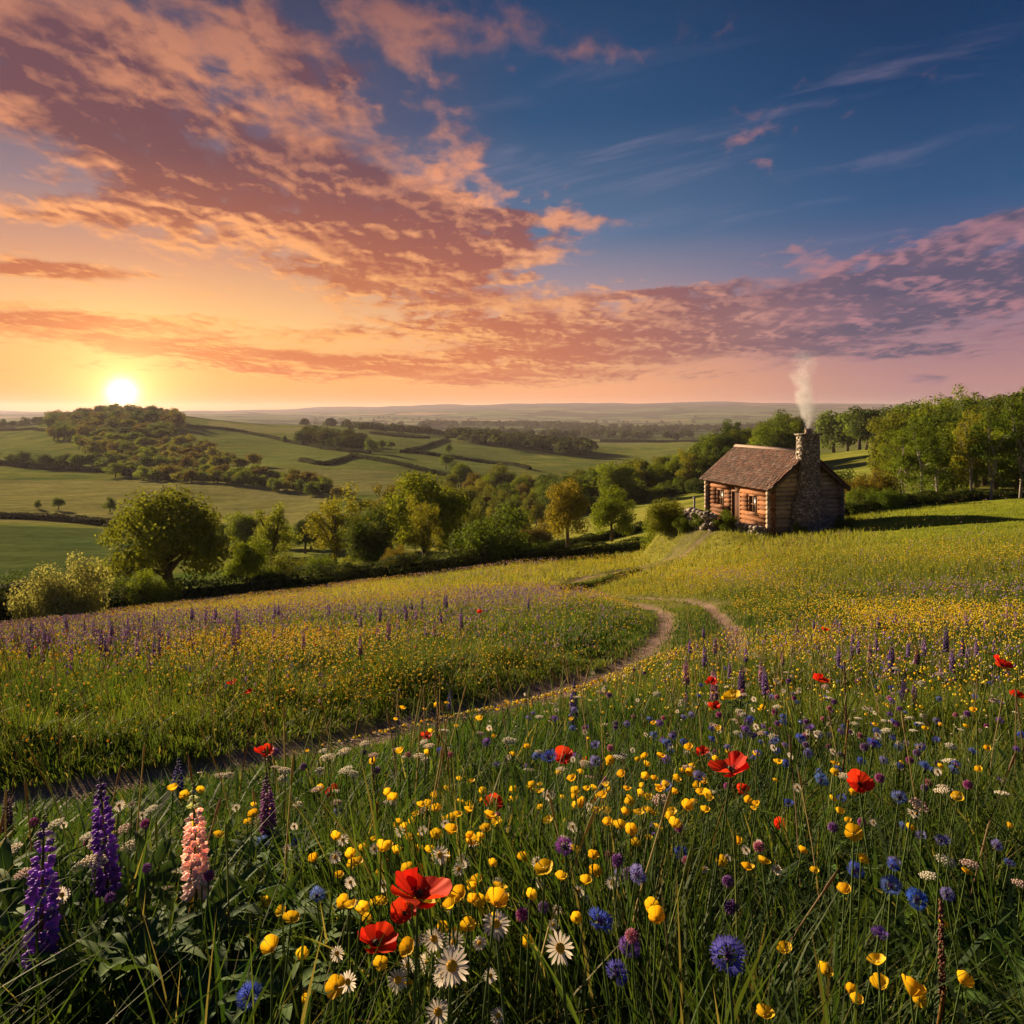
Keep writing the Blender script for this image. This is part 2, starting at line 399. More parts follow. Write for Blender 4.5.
q.set(bp.inputs['Height'], q.m('ADD', na, q.m('MULTIPLY', q.noise(tc, 60, 3, .6), .4))); q.set(p.inputs['Normal'], bp.outputs[0])
q.t.links.new(p.outputs[0], q.n('ShaderNodeOutputMaterial').inputs[0])

# ------------------------------------------------------------------ ground sheet
def lerp(a, c, k): k = np.asarray(k)[..., None]; return a*(1-k)+c*k
def A3(*c): return np.array(c, float)
def gauss(px, row, e): cx, cy, rx, ry = e; return np.exp(-((px-cx)/rx)**2-((row-cy)/ry)**2)
PURP = [(470,618,90,9),(560,622,70,9),(520,606,80,5),(130,655,120,10),(330,630,90,8),(900,618,130,9),(880,608,120,6),(740,590,45,6),(60,680,80,14),(200,640,90,8),(420,640,80,10)]
YEL = [(640,600,70,8),(420,595,180,10),(600,575,110,12),(720,585,80,18),(900,560,160,12),(350,612,200,9),(200,620,120,8),(760,618,70,12),(230,690,110,20),(330,700,90,15),(960,640,70,20),(840,650,80,20)]
def carpets(px, row, X, Y):
    pu = sum(gauss(px, row, e) for e in PURP); ye = sum(gauss(px, row, e) for e in YEL)
    n1 = fbm(X*.55+20, Y*.25+20, 4, 31); n2 = fbm(X*.5+70, Y*.22+10, 4, 41)
    return np.clip(pu*np.clip((n1-.36)*5, 0, 1), 0, 1), np.clip(ye*np.clip((n2-.36)*5, 0, 1), 0, 1)
cells = np.stack([rng.uniform(-6000, 6500, 900), np.exp(rng.uniform(math.log(1100), math.log(9000), 900))], 1)
cellc = np.array([[(.075,.11,.035),(.10,.12,.04),(.06,.09,.03),(.22,.15,.07),(.13,.14,.05),(.05,.07,.03)][i] for i in rng.choice(6, 900, p=[.27,.22,.2,.09,.12,.1])])
def groundcol(X, Y, Z):
    Yp = np.maximum(Y, .5); px = 512+F*X/Yp; row = HZ-F*Z/Yp
    n = fbm(X/1.7+30, Y/1.7+30, 4, 3); n2 = fbm(X/14+30, Y/14+30, 4, 13)
    c = lerp(A3(.055,.07,.018), A3(.13,.13,.035), np.clip(n*1.6-.3, 0, 1))
    c = lerp(c, A3(.24,.23,.045), np.clip((Y-22)/20, 0, 1)*.9*np.clip(n2*2-.4, 0, 1))  # golden evening light put into the far meadow's colour
    pu, ye = carpets(px, row, X, Y)
    k = np.clip((Y-14)/14, 0, 1)*(Y < 62)
    c = lerp(c, A3(.34,.32,.05), ye*.6*k); c = lerp(c, A3(.19,.12,.24), pu*.6*k)
    # open pasture right of and beyond the cabin
    pas = np.clip((px-800)/120, 0, 1)*np.clip((Y-26)/14, 0, 1)
    c = lerp(c, lerp(A3(.16,.24,.02), A3(.28,.28,.03), n2), pas*.9)
    m = np.clip((Y-58)/8, 0, 1)
    pasture = lerp(A3(.085,.13,.028), A3(.20,.20,.045), np.clip(n2*1.8-.4, 0, 1))
    tram = .5+.5*np.sin((X*.5-Y*.25)*1.1)
    pasture = lerp(pasture, pasture*.86, tram*(Y < 450))
    c = lerp(c, pasture, m)
    left = (px < 480)&(Y > 100)
    for (y0, y1, x0, x1, cc, kk) in [(100,205,-900,150,(.055,.085,.028),.8),(215,400,-900,330,(.22,.20,.07),.7),(400,1100,150,520,(.13,.16,.045),.6),
                                     (820,1100,210,330,(.24,.22,.09),.7),(300,420,250,400,(.19,.18,.075),.6)]:
        mm = ((Y > y0)&(Y < y1)&(px > x0)&(px < x1)); c[mm] = lerp(c, A3(*cc)[None], np.full(len(Y), kk))[mm]
    mm = (px > 505)&(px < 900)&(Y > 62)&(Y < 320); c[mm] = lerp(c, lerp(A3(.15,.20,.03), A3(.30,.27,.05), n2), np.full(len(Y), .75))[mm]
    f = np.where(Y > 1150)[0]
    for s in range(0, len(f), 4000):
        i = f[s:s+4000]; dd = np.hypot((X[i, None]-cells[None, :, 0])/1.5, (Y[i, None]-cells[None, :, 1]))
        o = np.argpartition(dd, 1, axis=1)[:, :2]; d2 = np.take_along_axis(dd, o, 1); sw = d2[:, 0] > d2[:, 1]
        nn = np.where(sw, o[:, 1], o[:, 0]); df = np.abs(d2[:, 0]-d2[:, 1]); c[i] = cellc[nn]*1.25
        c[i[df < 22+Y[i]*.006]] = (.025,.035,.02)
    h = np.clip((Y-6200)/1200, 0, 1); c = lerp(c, A3(.10,.075,.10), h*.85)  # mauve of distant haze painted into the far hills
    d1, d2_ = pathd(X, Y); dm = np.minimum(d1, d2_)
    hw = np.where(Y < 9, .30, .22); fade = np.where(d1 < d2_, 1.0, np.clip((Y-8.5)/5, 0, 1))*np.clip(1-(Y-44)/5, .15, 1)
    soil = lerp(A3(.19,.125,.10), A3(.30,.215,.17), fbm(X*3+9, Y*3+9, 3, 77))
    verge = np.clip(1-(dm-.35)/.8, 0, 1); c = lerp(c, lerp(A3(.09,.10,.03), A3(.17,.14,.06), n), verge)
    c = lerp(c, soil, np.clip((hw+.26*(fbm(X*2.5, Y*2.5, 3, 8)-.5)-dm)/.12, 0, 1)*fade)
    return c
us = np.concatenate([-np.geomspace(3.2, .82, 30), np.linspace(-.80, .80, 330), np.geomspace(.82, 3.2, 30)])
ys = np.exp(np.linspace(math.log(.5), math.log(12500), 900))-3
UU, YY = np.meshgrid(us, ys); XX = UU*(YY+3); Xf = XX.ravel(); Yf = YY.ravel()
Zf = zter(Xf, Yf); gc = groundcol(Xf, Yf, Zf)
d1, d2_ = pathd(Xf, Yf); dm = np.minimum(d1, d2_)
Zf = Zf-.07*np.clip((.36-dm)/.2, 0, 1)+(Yf < 60)*.02*(fbm(Xf*4, Yf*4, 2, 2)-.5)
nu = len(us); ny = len(ys); idx = np.arange(nu*ny).reshape(ny, nu)
Q = np.stack([idx[:-1,:-1].ravel(), idx[:-1,1:].ravel(), idx[1:,1:].ravel(), idx[1:,:-1].ravel()], 1)
g = link('ground', mesh_np('ground', np.stack([Xf, Yf, Zf], 1), Q, M_GROUND, gc, True)); g['kind'] = 'structure'

# ------------------------------------------------------------------ haze
hz = MB().box(-41000, 41000, -60, 12600, float(Zf.min())-1, max(float(Zf.max()), 40)+2); print('HAZE', Zf.min(), Zf.max())
m, q = newmat('haze_air'); vol = q.n('ShaderNodeVolumePrincipled')
vol.inputs['Color'].default_value = (.84, .76, .84, 1); vol.inputs['Density'].default_value = .00005; vol.inputs['Anisotropy'].default_value = .25
q.t.links.new(vol.outputs[0], q.n('ShaderNodeOutputMaterial').inputs['Volume'])
h = link('haze', hz.mesh('haze', m)); h['kind'] = 'stuff'; tag(h, 'thin warm evening haze lying over the whole valley', 'haze')

# ------------------------------------------------------------------ leaf clouds
def leafcloud(C, N, size, col, jit=.5):
    """quads at C with normals about N"""
    n = len(C); N = N+rng.normal(0, jit, (n, 3)); N /= np.linalg.norm(N, axis=1)[:, None]
    a = np.cross(N, rng.normal(0, 1, (n, 3))); a /= np.linalg.norm(a, axis=1)[:, None]; c = np.cross(N, a)
    s = (size*rng.uniform(.6, 1.3, n))[:, None]
    V = np.stack([C-a*s*.5, C+c*s*.34+N*s*.06, C+a*s*.55, C-c*s*.34+N*s*.06], 1).reshape(-1, 3)
    Q = np.arange(4*n).reshape(n, 4)
    return V, Q, np.repeat(col, 4, axis=0)
def leafcol(n, base=(.095,.125,.024), var=.35):
    k = rng.uniform(1-var, 1+var, n)[:, None]; c = np.array(base)*k
    y = rng.uniform(0, 1, n)[:, None]; return c*(1-.25*y)+np.array([.14,.13,.02])*.25*y*k
def crown_mesh(name, clusters, per, size, flat=.8, base=(.095,.128,.024), fill=.2, mat=None):
    Cs = []; Ns = []; cl = []
    for (x, y, z, r) in clusters:
        n = max(8, int(per*r*r)); dr = rng.normal(0, 1, (n, 3)); dr /= np.linalg.norm(dr, axis=1)[:, None]
        rr = np.where(rng.uniform(0, 1, n) < fill, rng.uniform(.1, .8, n), rng.normal(.95, .12, n))[:, None]
        Cs.append(np.array([x, y, z])+dr*rr*r*np.array([1, 1, flat])); Ns.append(dr+np.array([0,0,.35]))
        cl.append(leafcol(n, np.array(base)*rng.uniform(.85, 1.15)))
    V, Q, c = leafcloud(np.concatenate(Cs), np.concatenate(Ns), size, np.concatenate(cl))
    return mesh_np(name, V, Q, mat or M_LEAF, c)
def make_tree(H, Rr, rz, nc, cr, per, size, trunk_r, seed, lowcut=-.75, barkc=(.09,.065,.045), droop=0, spread=1.0, forks=9):
    rs = np.random.default_rng(seed); zc = H-rz; cl = []
    lob = rs.uniform(.62, 1.2, 8)
    while len(cl) < nc:
        dvec = rs.normal(0, 1, 3); dvec /= np.linalg.norm(dvec)
        if dvec[2] < lowcut: continue
        an = (math.atan2(dvec[1], dvec[0])/(2*math.pi)*8) % 8
        k = lob[int(an) % 8]*(rs.uniform(.5, .92) if rs.uniform() < .8 else rs.uniform(.1, .5))
        r = cr*rs.uniform(.65, 1.25)
        p = np.array([dvec[0]*Rr*k*spread, dvec[1]*Rr*k*spread, zc+dvec[2]*rz*k-droop*abs(dvec[0])])
        if p[2] < r*.7: p[2] = r*.7
        if any(np.linalg.norm(p-np.array(c[:3])) < .42*r for c in cl): 
            if rs.uniform() < .85: continue
        cl.append((*p, r))
    crown = crown_mesh('crown', cl, per, size)
    t = MB(); top = H*.62
    pts = [(0,0,-.4),(rs.normal(0,.02)*H, rs.normal(0,.02)*H, H*.18),(rs.normal(0,.03)*H, rs.normal(0,.03)*H, H*.38),(rs.normal(0,.04)*H, rs.normal(0,.04)*H, top)]
    t.tube(pts, [trunk_r*1.35, trunk_r, trunk_r*.75, trunk_r*.35], 8, barkc)
    for c in cl[:forks]:
        z0 = rs.uniform(.22, .5)*H; z0 = min(z0, c[2]*.9)
        s = np.array([0, 0, z0]); e = np.array(c[:3]); mdl = (s+e)/2+np.array([0, 0, .04*H])+rs.normal(0, .02*H, 3)
        t.tube([s, mdl, e], [trunk_r*.45, trunk_r*.3, trunk_r*.1], 5, barkc)
        for _ in range(2):
            e2 = e+rs.normal(0, c[3]*.6, 3); t.tube([mdl, (mdl+e2)/2+rs.normal(0,.02*H,3), e2], [trunk_r*.2, trunk_r*.13, trunk_r*.04], 4, barkc)
    return t.mesh('trunk', M_BARK, True), crown
TP = {}
TP['oak'] = [make_tree(9, 6.6, 4.5, 74, 1.25, 190, .25, .42, 3, -.7, forks=14)]
TP['broad'] = [make_tree(9, 4.1, 4.3, 54, 1.15, 230, .26, .26, s, -.8) for s in (11, 12, 13)]
TP['airy'] = [make_tree(9.5, 3.3, 4.3, 60, .72, 260, .21, .2, s, -.85, forks=22) for s in (21, 22)]
TP['birch'] = [make_tree(11, 2.4, 4.9, 64, .62, 260, .20, .13, s, -.9, (.30,.27,.23), .5, forks=16) for s in (31, 32)]
TP['bush'] = [make_tree(4, 3.3, 2.6, 52, .95, 420, .18, .1, s, -.95) for s in (41, 42)]
TP['fartree'] = [make_tree(9, 4.3, 4.3, 22, 1.7, 42, .62, .3, s, -.8, forks=3) for s in (51, 52, 53, 54)]
TP['fartall'] = [make_tree(12, 3.4, 5.6, 26, 1.5, 46, .60, .3, s, -.85, forks=3) for s in (61, 62)]
def tree(name, px, Y, Hgt, kind, label, group=None, tint=(1,1,1), wid=1.0, var=None, parts=True, sink=0, cat='tree', dxz=None):
    X, Y, Z = at(px, Y); pr = TP[kind][var if var is not None else random.randrange(len(TP[kind]))]
    H0 = {'oak':9,'broad':9,'airy':9.5,'birch':11,'bush':4,'fartree':9,'fartall':12}[kind]
    s = Hgt/H0; s *= 1.12 if (kind in ('airy','broad') and Y < 150 and px < 480) else 1; rt = bpy.data.objects.new(name, None); COL.objects.link(rt)
    rt.location = (X, Y, Z-sink); rt.rotation_euler = (0, 0, random.uniform(0, 6.28)); rt.empty_display_size = .3
    rt.scale = (s*wid, s*wid, s); tag(rt, label, cat, group)
    link('trunk' if kind != 'bush' else 'stem', pr[0], rt, color=(1,1,1)); link('crown' if kind != 'bush' else 'foliage', pr[1], rt, color=tint)
    return rt
GOLD = (2.3,1.75,1.0); GRN = (1.25,1.35,1.0); DRK = (.62,.72,.8); OLV = (1.5,1.3,.9); YG = (1.8,1.8,.8); RUS = (1.6,1.0,.9)
# mid-distance trees along the foot of the meadow
tree('oak_tree', 166, 64, 10.2, 'oak', 'broad dense oak with a wide lobed crown, largest tree left of the valley', tint=(1.7,1.5,.9), wid=.95)
tree('hawthorn_bush', 66, 41, 3.6, 'bush', 'pale blossoming hawthorn bush at the far left hedge', None, (3.2,2.5,5.5), .72, 0, cat='bush')
tree('bush', 12, 46, 3.1, 'bush', 'dark green bush at the left edge beside the hawthorn', None, DRK, 1.1, 1, cat='bush')
tree('bush', 150, 54, 2.6, 'bush', 'yellow green bush at the foot of the big oak', None, YG, .8, 0, cat='bush')
tree('bush', 108, 58, 2.6, 'bush', 'low dark bush between the hawthorn and the big oak', None, GRN, .9, 1, cat='bush')
tree('ash_tree', 272, 84, 8.2, 'airy', 'slender pale yellow green tree with open crown, right of the big oak', None, (2.0,1.8,1.3), .95, 0)
tree('young_tree', 246, 78, 5.0, 'broad', 'small yellow green tree tucked between the oak and the slender tree', None, YG, .9, 1)
tree('broadleaf_tree', 336, 84, 9.3, 'airy', 'golden green tree with bare fanned limbs behind a dark round bush', None, GOLD, 1.1, 1)
tree('broadleaf_tree', 368, 74, 6.0, 'broad', 'round dark green tree in the shade at the middle of the tree belt', None, (.8,.85,.8), 1.0, 2)
tree('broadleaf_tree', 392, 100, 10.0, 'airy', 'pale tan green tree standing behind the belt, left of the bright crown', None, (2.2,1.5,1.3), .8, 0)
tree('broadleaf_tree', 428, 84, 10.0, 'broad', 'tall bright yellow green tree with dense crown right of the belt', None, (1.9,1.75,.8), 1.0, 0)
tree('broadleaf_tree', 424, 72, 6.6, 'airy', 'golden tree in front of the tall bright crown', None, GOLD, .8, 1)
tree('bush', 296, 70, 3.2, 'bush', 'olive bush below the slender pale tree', None, OLV, .9, 0, cat='bush')
tree('bush', 322, 66, 2.6, 'bush', 'small dark bush on the hedge below the golden tree', None, GRN, .8, 1, cat='bush')
tree('elder_bush', 352, 62, 2.2, 'bush', 'little cream flecked bush at the hedge in the middle of the belt', None, (2.4,2.1,1.8), .6, 0, cat='bush')
tree('bush', 400, 63, 2.6, 'bush', 'pinkish olive bush just left of the large round bush', None, RUS, .7, 1, cat='bush')
tree('round_bush', 494, 64, 4.6, 'bush', 'large rounded dark green bush at the middle of the hedge', None, (1.0,1.15,.8), 1.0, 0, cat='bush')
tree('bush', 268, 60, 2.2, 'bush', 'low yellow bush in the hedge right of the big oak', None, YG, .7, 1, cat='bush')
for i, (px, Y, H, kd, ti, lb) in enumerate([(470,120,7,'broad',OLV,'olive tree on the slope above the round bush'),(492,150,7,'airy',GOLD,'golden loose tree in the valley left of the two field trees'),
        (512,135,6,'broad',YG,'yellow green tree low in the valley behind the round bush'),(530,190,9,'airy',OLV,'olive tree beside the stream belt in the middle of the valley'),
        (508,230,10,'broad',(1,1.05,.9),'dark green tree deep in the valley'),(486,260,11,'airy',YG,'light green tree at the upper end of the valley belt'),
        (536,125,4,'bush',RUS,'rust tinted bush on the valley side'),(455,140,6,'broad',RUS,'brown tinted tree behind the tall bright crown'),
        (475,170,8,'broad',(1.2,1.1,.9),'mid green tree half way up the valley belt'),(520,290,11,'broad',YG,'yellow topped tree at the head of the valley')]):
    tree('valley_tree', px, Y, H, kd, lb, None, ti, 1.0)
tree('field_tree', 568, 92, 8.6, 'broad', 'tall bronze green tree standing alone in the field beyond the meadow, left of two', None, (2.3,1.5,.9), .85, 1)
tree('field_tree', 612, 96, 6.6, 'broad', 'green tree with leaning trunk in the strip field, right of two', None, YG, .85, 2)
# belt of trees on the slope behind the cabin
for i in range(40):
    px = 545+i*6.2+random.uniform(-4, 4); Y = 208+random.uniform(-16, 24); H = random.uniform(8.0, 12)+max(0, px-660)*.025
    tree('slope_tree', px, Y, H, ('broad','broad','airy')[i % 3], 'one of the close trees in the belt above the strip field, left of the cabin', 'tree belt above the strip field', random.choice([GOLD, YG, GRN, OLV, DRK, YG]), 1.05)
for i in range(26):
    px = 560+i*9+random.uniform(-4, 4); tree('belt_bush', px, 196+random.uniform(-6, 6), random.uniform(2.5, 4.5), 'bush', 'dark bush at the foot of the tree belt above the strip field', 'bushes under the tree belt', random.choice([GRN, DRK, OLV]), 1.0, cat='bush')
for i in range(14):
    px = 712+i*7+random.uniform(-4, 4); Y = 235+random.uniform(-12, 24); H = random.uniform(13.5, 17.5)
    tree('slope_tree', px, Y, H, ('broad','airy')[i % 2], 'one of the trees rising behind the cabin roof', 'trees behind the cabin roof', random.choice([GRN, OLV, DRK, YG, GRN]), .95)
# wood on the right
for i in range(22):
    px = 838+i*10+random.uniform(-5, 5); Y = 330+random.uniform(-30, 30); H = random.uniform(16, 19.5)+(.1*max(0, px-900))*.45
    tree('wood_tree', px, Y, H, ('fartree','fartall')[i % 2], 'one of the hazy blue green trees of the wood on the ridge at right', 'wood on the right ridge', random.choice([GRN, DRK, OLV, GRN]), 1.0)
for i in range(24):
    px = 893+i*7.5+random.uniform(-4, 4); Y = random.uniform(82, 130); H = random.uniform(9.5, 12.5)+max(0, px-980)*.03
    tree('wood_tree', px, Y, H*Y/105, ('broad','airy','broad')[i % 3], 'one of the dark green trees behind the birches at the right edge', 'trees behind the birches', random.choice([GRN, DRK, OLV, (.9,1.05,.9), YG]), .85)
for px, Y, H, lb, ti in [(905,75,8.6,'broad yellow green birch, leftmost at the edge of the right wood',(1.35,1.4,.8)),(922,73,9.4,'tall birch with drooping green crown right of the leftmost birch',(1.1,1.25,.7)),
                     (938,77,9.0,'birch with forked pale trunks in the middle of the right wood edge',(1.15,1.25,.7)),(972,72,8.8,'golden leaved birch with a straight pale trunk',GOLD),
                     (990,70,9.2,'birch with dark leaning trunk near the right edge',(.9,1.1,.75)),(1020,70,10.4,'birch cut by the right edge of the view',(.9,1.05,.7))]:
    tree('birch_tree', px, Y, H, 'birch', lb, None, ti, 1.0)
tree('bush', 676, 57, 3.2, 'bush', 'loose golden green bush left of the cabin', None, YG, .85, 0, cat='bush')
tree('bush', 664, 52, 2.0, 'bush', 'smaller bush at the far left of the cabin garden', None, OLV, .8, 1, cat='bush')
tree('bush', 873, 62, 3.3, 'bush', 'reddish brown bush right of the cabin', None, RUS, .75, 0, cat='bush')
tree('bush', 862, 60, 1.9, 'bush', 'low green bush at the right rear of the cabin', None, GRN, .7, 1, cat='bush')
tree('bush', 886, 58, 1.6, 'bush', 'low green bush between the cabin and the birches', None, (1.1,1.3,.9), 1.0, 1, cat='bush')
tree('bush', 858, 90, 4.3, 'bush', 'dark green bush against the field right of the chimney', None, DRK, .9, 0, cat='bush')
# knoll wood under the sun
def slope(n, name, x0, x1, rfun, hpx, label, group, tints, Ymin, kind='fartree', wid=1.25):
    for i in range(n):
        px = x0+(x1-x0)*(i+random.uniform(.1, .9))/n; r = rfun(px); Y = yfrom(px, r, Ymin); tree(name, px, Y, random.uniform(*hpx)*Y/F, kind, label, group, random.choice(tints), wid)
T1_ = [OLV, GRN, RUS, DRK]; T2_ = [OLV, GOLD, RUS, GRN, YG]
slope(20, 'knoll_tree', 66, 168, lambda px: 414+abs(px-116)*.06, (9, 13), 'one of the crowded trees on the hilltop under the setting sun', 'wood on the hilltop under the sun', T1_, 430)
for q_ in range(4): slope(26, 'knoll_tree', 46+q_*2, 184-q_*4, lambda px, q_=q_: 421+q_*6+random.uniform(-2, 3), (11, 17) if q_ else (10, 14), 'one of the crowded trees on the hilltop under the setting sun', 'wood on the hilltop under the sun', T1_, 430)
for q_ in range(4): slope(20-q_, 'slope_wood_tree', 78+q_*14, 190+q_*22, lambda px, q_=q_: 447+q_*7+random.uniform(-3, 3), (10, 17), 'one of the sunlit trees straggling down the slope below the hilltop wood', 'trees below the hilltop wood', T2_, 300)
slope(15, 'hedgerow_tree', -8, 150, lambda px: 464+px*.05+random.uniform(-1, 2), (11, 20), 'dark rounded tree in the hedgerow across the left hillside', 'hedgerow trees on the left hillside', [DRK, GRN], 300)
for q_ in range(2): slope(24, 'hedgerow_tree', 110+q_*30, 330+q_*12, lambda px, q_=q_: 475+(px-110)*.075+q_*5+random.uniform(-3, 2), (11, 18), 'rounded tree in the belt below the straggling wood', 'belt of trees across the left middle distance', T2_, 240)
for i in range(9):
    px = -4+i*7.5+rng.uniform(-2, 2); tree('skyline_tree', px, 1180, rng.uniform(9, 17), 'fartree', 'small dark tree on the left skyline', 'trees on the left skyline', DRK, 1.2)
for q_ in range(2): slope(17, 'copse_tree', 302, 362, lambda px, q_=q_: 436+(px-302)*.12+q_*4+random.uniform(-1, 1), (11, 17), 'one of the dark trees in the copse on the hill right of the sun', 'copse on the hill right of the sun', [(.7,.6,.6), DRK], 420)
slope(26, 'valley_tree', 440, 548, lambda px: random.uniform(486, 528), (18, 36), 'one of the trees massed down the middle of the valley', 'trees down the middle of the valley', [GOLD, OLV, YG, GRN, DRK, RUS], 110, 'broad', .95)
slope(14, 'valley_tree', 225, 460, lambda px: random.uniform(545, 560), (28, 50), 'one of the trees filling the belt behind the meadow hedge', 'trees behind the meadow hedge', [GOLD, OLV, YG, GRN, GRN, DRK], 88, 'broad', 1.0)
for px, Y, H, lb in [(371,560,11,'round golden tree by the copse on the hill'),(382,600,9,'smaller tree right of the round golden tree on the hill'),(284,700,6,'tiny single tree on the hedge left of the copse'),
                     (58,262,4.5,'small dark tree on the lower left hedge'),(110,262,5.0,'small round tree at the bend of the lower left hedge'),(38,262,3,'tiny bush on the lower left hedge'),
                     (446,470,10,'lone dark tree in the sloping field left of the valley'),(391,620,7,'small tree beside the sloping hedge in the middle hills'),(449,640,8,'small tree standing above the middle hedge')]:
    tree('lone_tree', px, Y, H, 'fartree', lb, None, GRN, 1.0)

# ------------------------------------------------------------------ hedges
M_HCORE = solid('hedge_core', .9, .1)
def hedge(name, line, wd, ht, label, size, base=(.055,.08,.02), group=None, dens=1.7, cat='hedge'):
    """line: (px, Y) points"""
    P = np.array([((px-512)/F*Y, Y) for px, Y in line]); P = smooth(P, 8)
    seg = np.linalg.norm(np.diff(P, axis=0), axis=1); Lg = seg.sum(); n = int(min(26000, max(400, Lg*(2*ht+wd)/(size*size*.45)*dens)))
    s = rng.uniform(0, Lg, n); cs = np.concatenate([[0], np.cumsum(seg)]); i = np.clip(np.searchsorted(cs, s)-1, 0, len(seg)-1); t = (s-cs[i])/seg[i]
    B = P[i]*(1-t[:, None])+P[i+1]*t[:, None]; tan = (P[i+1]-P[i])/seg[i][:, None]; nrm = np.stack([-tan[:, 1], tan[:, 0]], 1)
    hn = ht*(.72+.55*fbm(s/ (ht*1.3)+3, s*0+.5, 3, int(Lg)%97)); wn = wd*(.8+.4*fbm(s/(wd*1.5)+8, s*0+7, 3, 5))
    a = rng.uniform(-.25, math.pi+.25, n); rr = np.where(rng.uniform(0,1,n) < .2, rng.uniform(.4, .9, n), rng.normal(.97, .07, n))
    ca = np.cos(a)*rr; sa = np.clip(np.sin(a)*rr, 0, 2)**.8
    X = B[:, 0]+nrm[:, 0]*ca*wn*.5; Y = B[:, 1]+nrm[:, 1]*ca*wn*.5; Z = zter(B[:, 0], B[:, 1])+sa*hn
    N = np.stack([nrm[:, 0]*ca, nrm[:, 1]*ca, sa+.3], 1)
    V, Q, c = leafcloud(np.stack([X, Y, Z], 1), N, size, leafcol(n, base))
    k = MB(); k.add(V, Q=Q, col=c)
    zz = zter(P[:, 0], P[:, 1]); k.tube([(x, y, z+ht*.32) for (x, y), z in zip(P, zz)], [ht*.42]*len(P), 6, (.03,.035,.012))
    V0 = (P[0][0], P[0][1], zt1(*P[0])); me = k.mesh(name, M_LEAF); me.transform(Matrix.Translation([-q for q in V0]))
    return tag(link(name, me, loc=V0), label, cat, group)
hedge('hedge', [(-60,44),(60,50),(160,55),(260,59),(330,61),(440,61),(520,61)], 2.2, 1.7, 'long clipped hedge along the far edge of the flower meadow', .17)
hedge('hedge', [(-60,40),(0,42),(38,46)], 3.0, 2.4, 'tall dark hedge at the left edge beside the hawthorn', .18, (.04,.06,.018))
hedge('hedge', [(522,60),(560,62),(600,64),(645,66)], 1.4, 1.1, 'dark hedge between the meadow and the first strip field', .15)
hedge('hedge', [(530,92),(580,98),(640,108),(690,118)], 1.6, 1.2, 'low hedge between the two strip fields left of the cabin', .2)
hedge('hedge', [(560,33.5),(590,36),(615,39.5),(640,42.5)], .5, .22, 'low grassy hedge bordering the track below the cabin', .09, (.15,.19,.04))
hedge('hedge', [(-80,232),(0,232),(60,225),(110,212),(135,205)], 2.6, 2.0, 'dark hedge across the lower left hillside', .45, (.04,.05,.02))
def hrow(pts, Ymin): return [(px, yfrom(px, r, Ymin)) for px, r in pts]
hedge('hedge', hrow([(-60,464),(20,466),(100,472),(180,482),(260,489),(330,494)], 240), 4, 3.2, 'thick hedgerow dividing the left hillside from the belt of trees', .8, (.04,.045,.02))
hedge('hedge', hrow([(175,427),(240,431),(290,438),(330,447),(370,452)], 380), 3.5, 2.6, 'hedge running down the hill right of the sun', 1.0, (.035,.05,.02))
hedge('hedge', hrow([(-40,430),(20,430),(60,431)], 430), 4, 3.0, 'thin hedge along the top of the left hill', 1.2, (.035,.045,.02))
hedge('hedge', hrow([(350,454),(400,463),(450,475),(495,486)], 280), 3, 2.4, 'long hedge slanting down the middle hillside', .7, (.035,.05,.02))
hedge('hedge', hrow([(400,450),(450,457),(500,466),(530,472)], 320), 3, 2.4, 'upper hedge slanting down towards the dark wood', .8, (.035,.05,.02))
hedge('hedge', hrow([(405,449),(425,444),(448,440)], 400), 3, 2.2, 'short hedge climbing between two sloping fields', .9, (.035,.05,.02))
hedge('hedge', hrow([(300,460),(325,465),(352,455)], 280), 3, 2.4, 'hedge crossing the lower middle fields', .7, (.035,.05,.02))
hedge('hedge', hrow([(370,432),(400,435),(430,438)], 450), 4, 3.0, 'hedge along the brow of the middle hill', 1.1, (.035,.045,.02))
hedge('hedge', [(600,1300),(660,1280),(720,1220),(760,1150)], 6, 4.5, 'hedge in the far valley beyond the tree belt', 1.4, (.03,.045,.02))
hedge('hedge', [(840,56),(870,58),(905,62),(960,70),(1050,74)], 2.0, 1.0, 'scrubby hedge at the foot of the birches', .16, (.06,.09,.02))

# far woods that read as masses
def woodmass(name, label, pts, size):
    """pts: (px, Y, H)"""
    Cs = []; Ns = []; cl = []
    for px, Y, H in pts:
        X = (px-512)/F*Y; n = 46; dr = rng.normal(0, 1, (n, 3)); dr /= np.linalg.norm(dr, axis=1)[:, None]; dr[:, 2] = np.abs(dr[:, 2])*1.1-.15
        Cs.append(np.stack([X+dr[:, 0]*H*.5, Y+dr[:, 1]*H*.5, zt1(X, Y)+H*.42+dr[:, 2]*H*.5], 1)); Ns.append(dr); cl.append(leafcol(n, np.array((.04,.055,.022))*rng.uniform(.7, 1.3)))
    V, Q, c = leafcloud(np.concatenate(Cs), np.concatenate(Ns), size, np.concatenate(cl), .3)
    V[:, :] = V; return tag(link(name, mesh_np(name, V, Q, M_LEAF, c)), label, 'woodland', kind='stuff')
pts = []
for i in range(330):
    k = rng.uniform(0, 1); px = 455+k*130+rng.normal(0, 4); Y = 900-120*k+rng.uniform(-70, 70)+rng.normal(0, 15); pts.append((px, Y, rng.uniform(9, 16)))
for i in range(90): k = rng.uniform(0, 1); pts.append((345+k*120, 1040+rng.uniform(-30, 30), rng.uniform(7, 13)))
woodmass('far_woodland', 'dark band of woodland running down the middle hillside to the valley', pts, 4.2)
pts = []
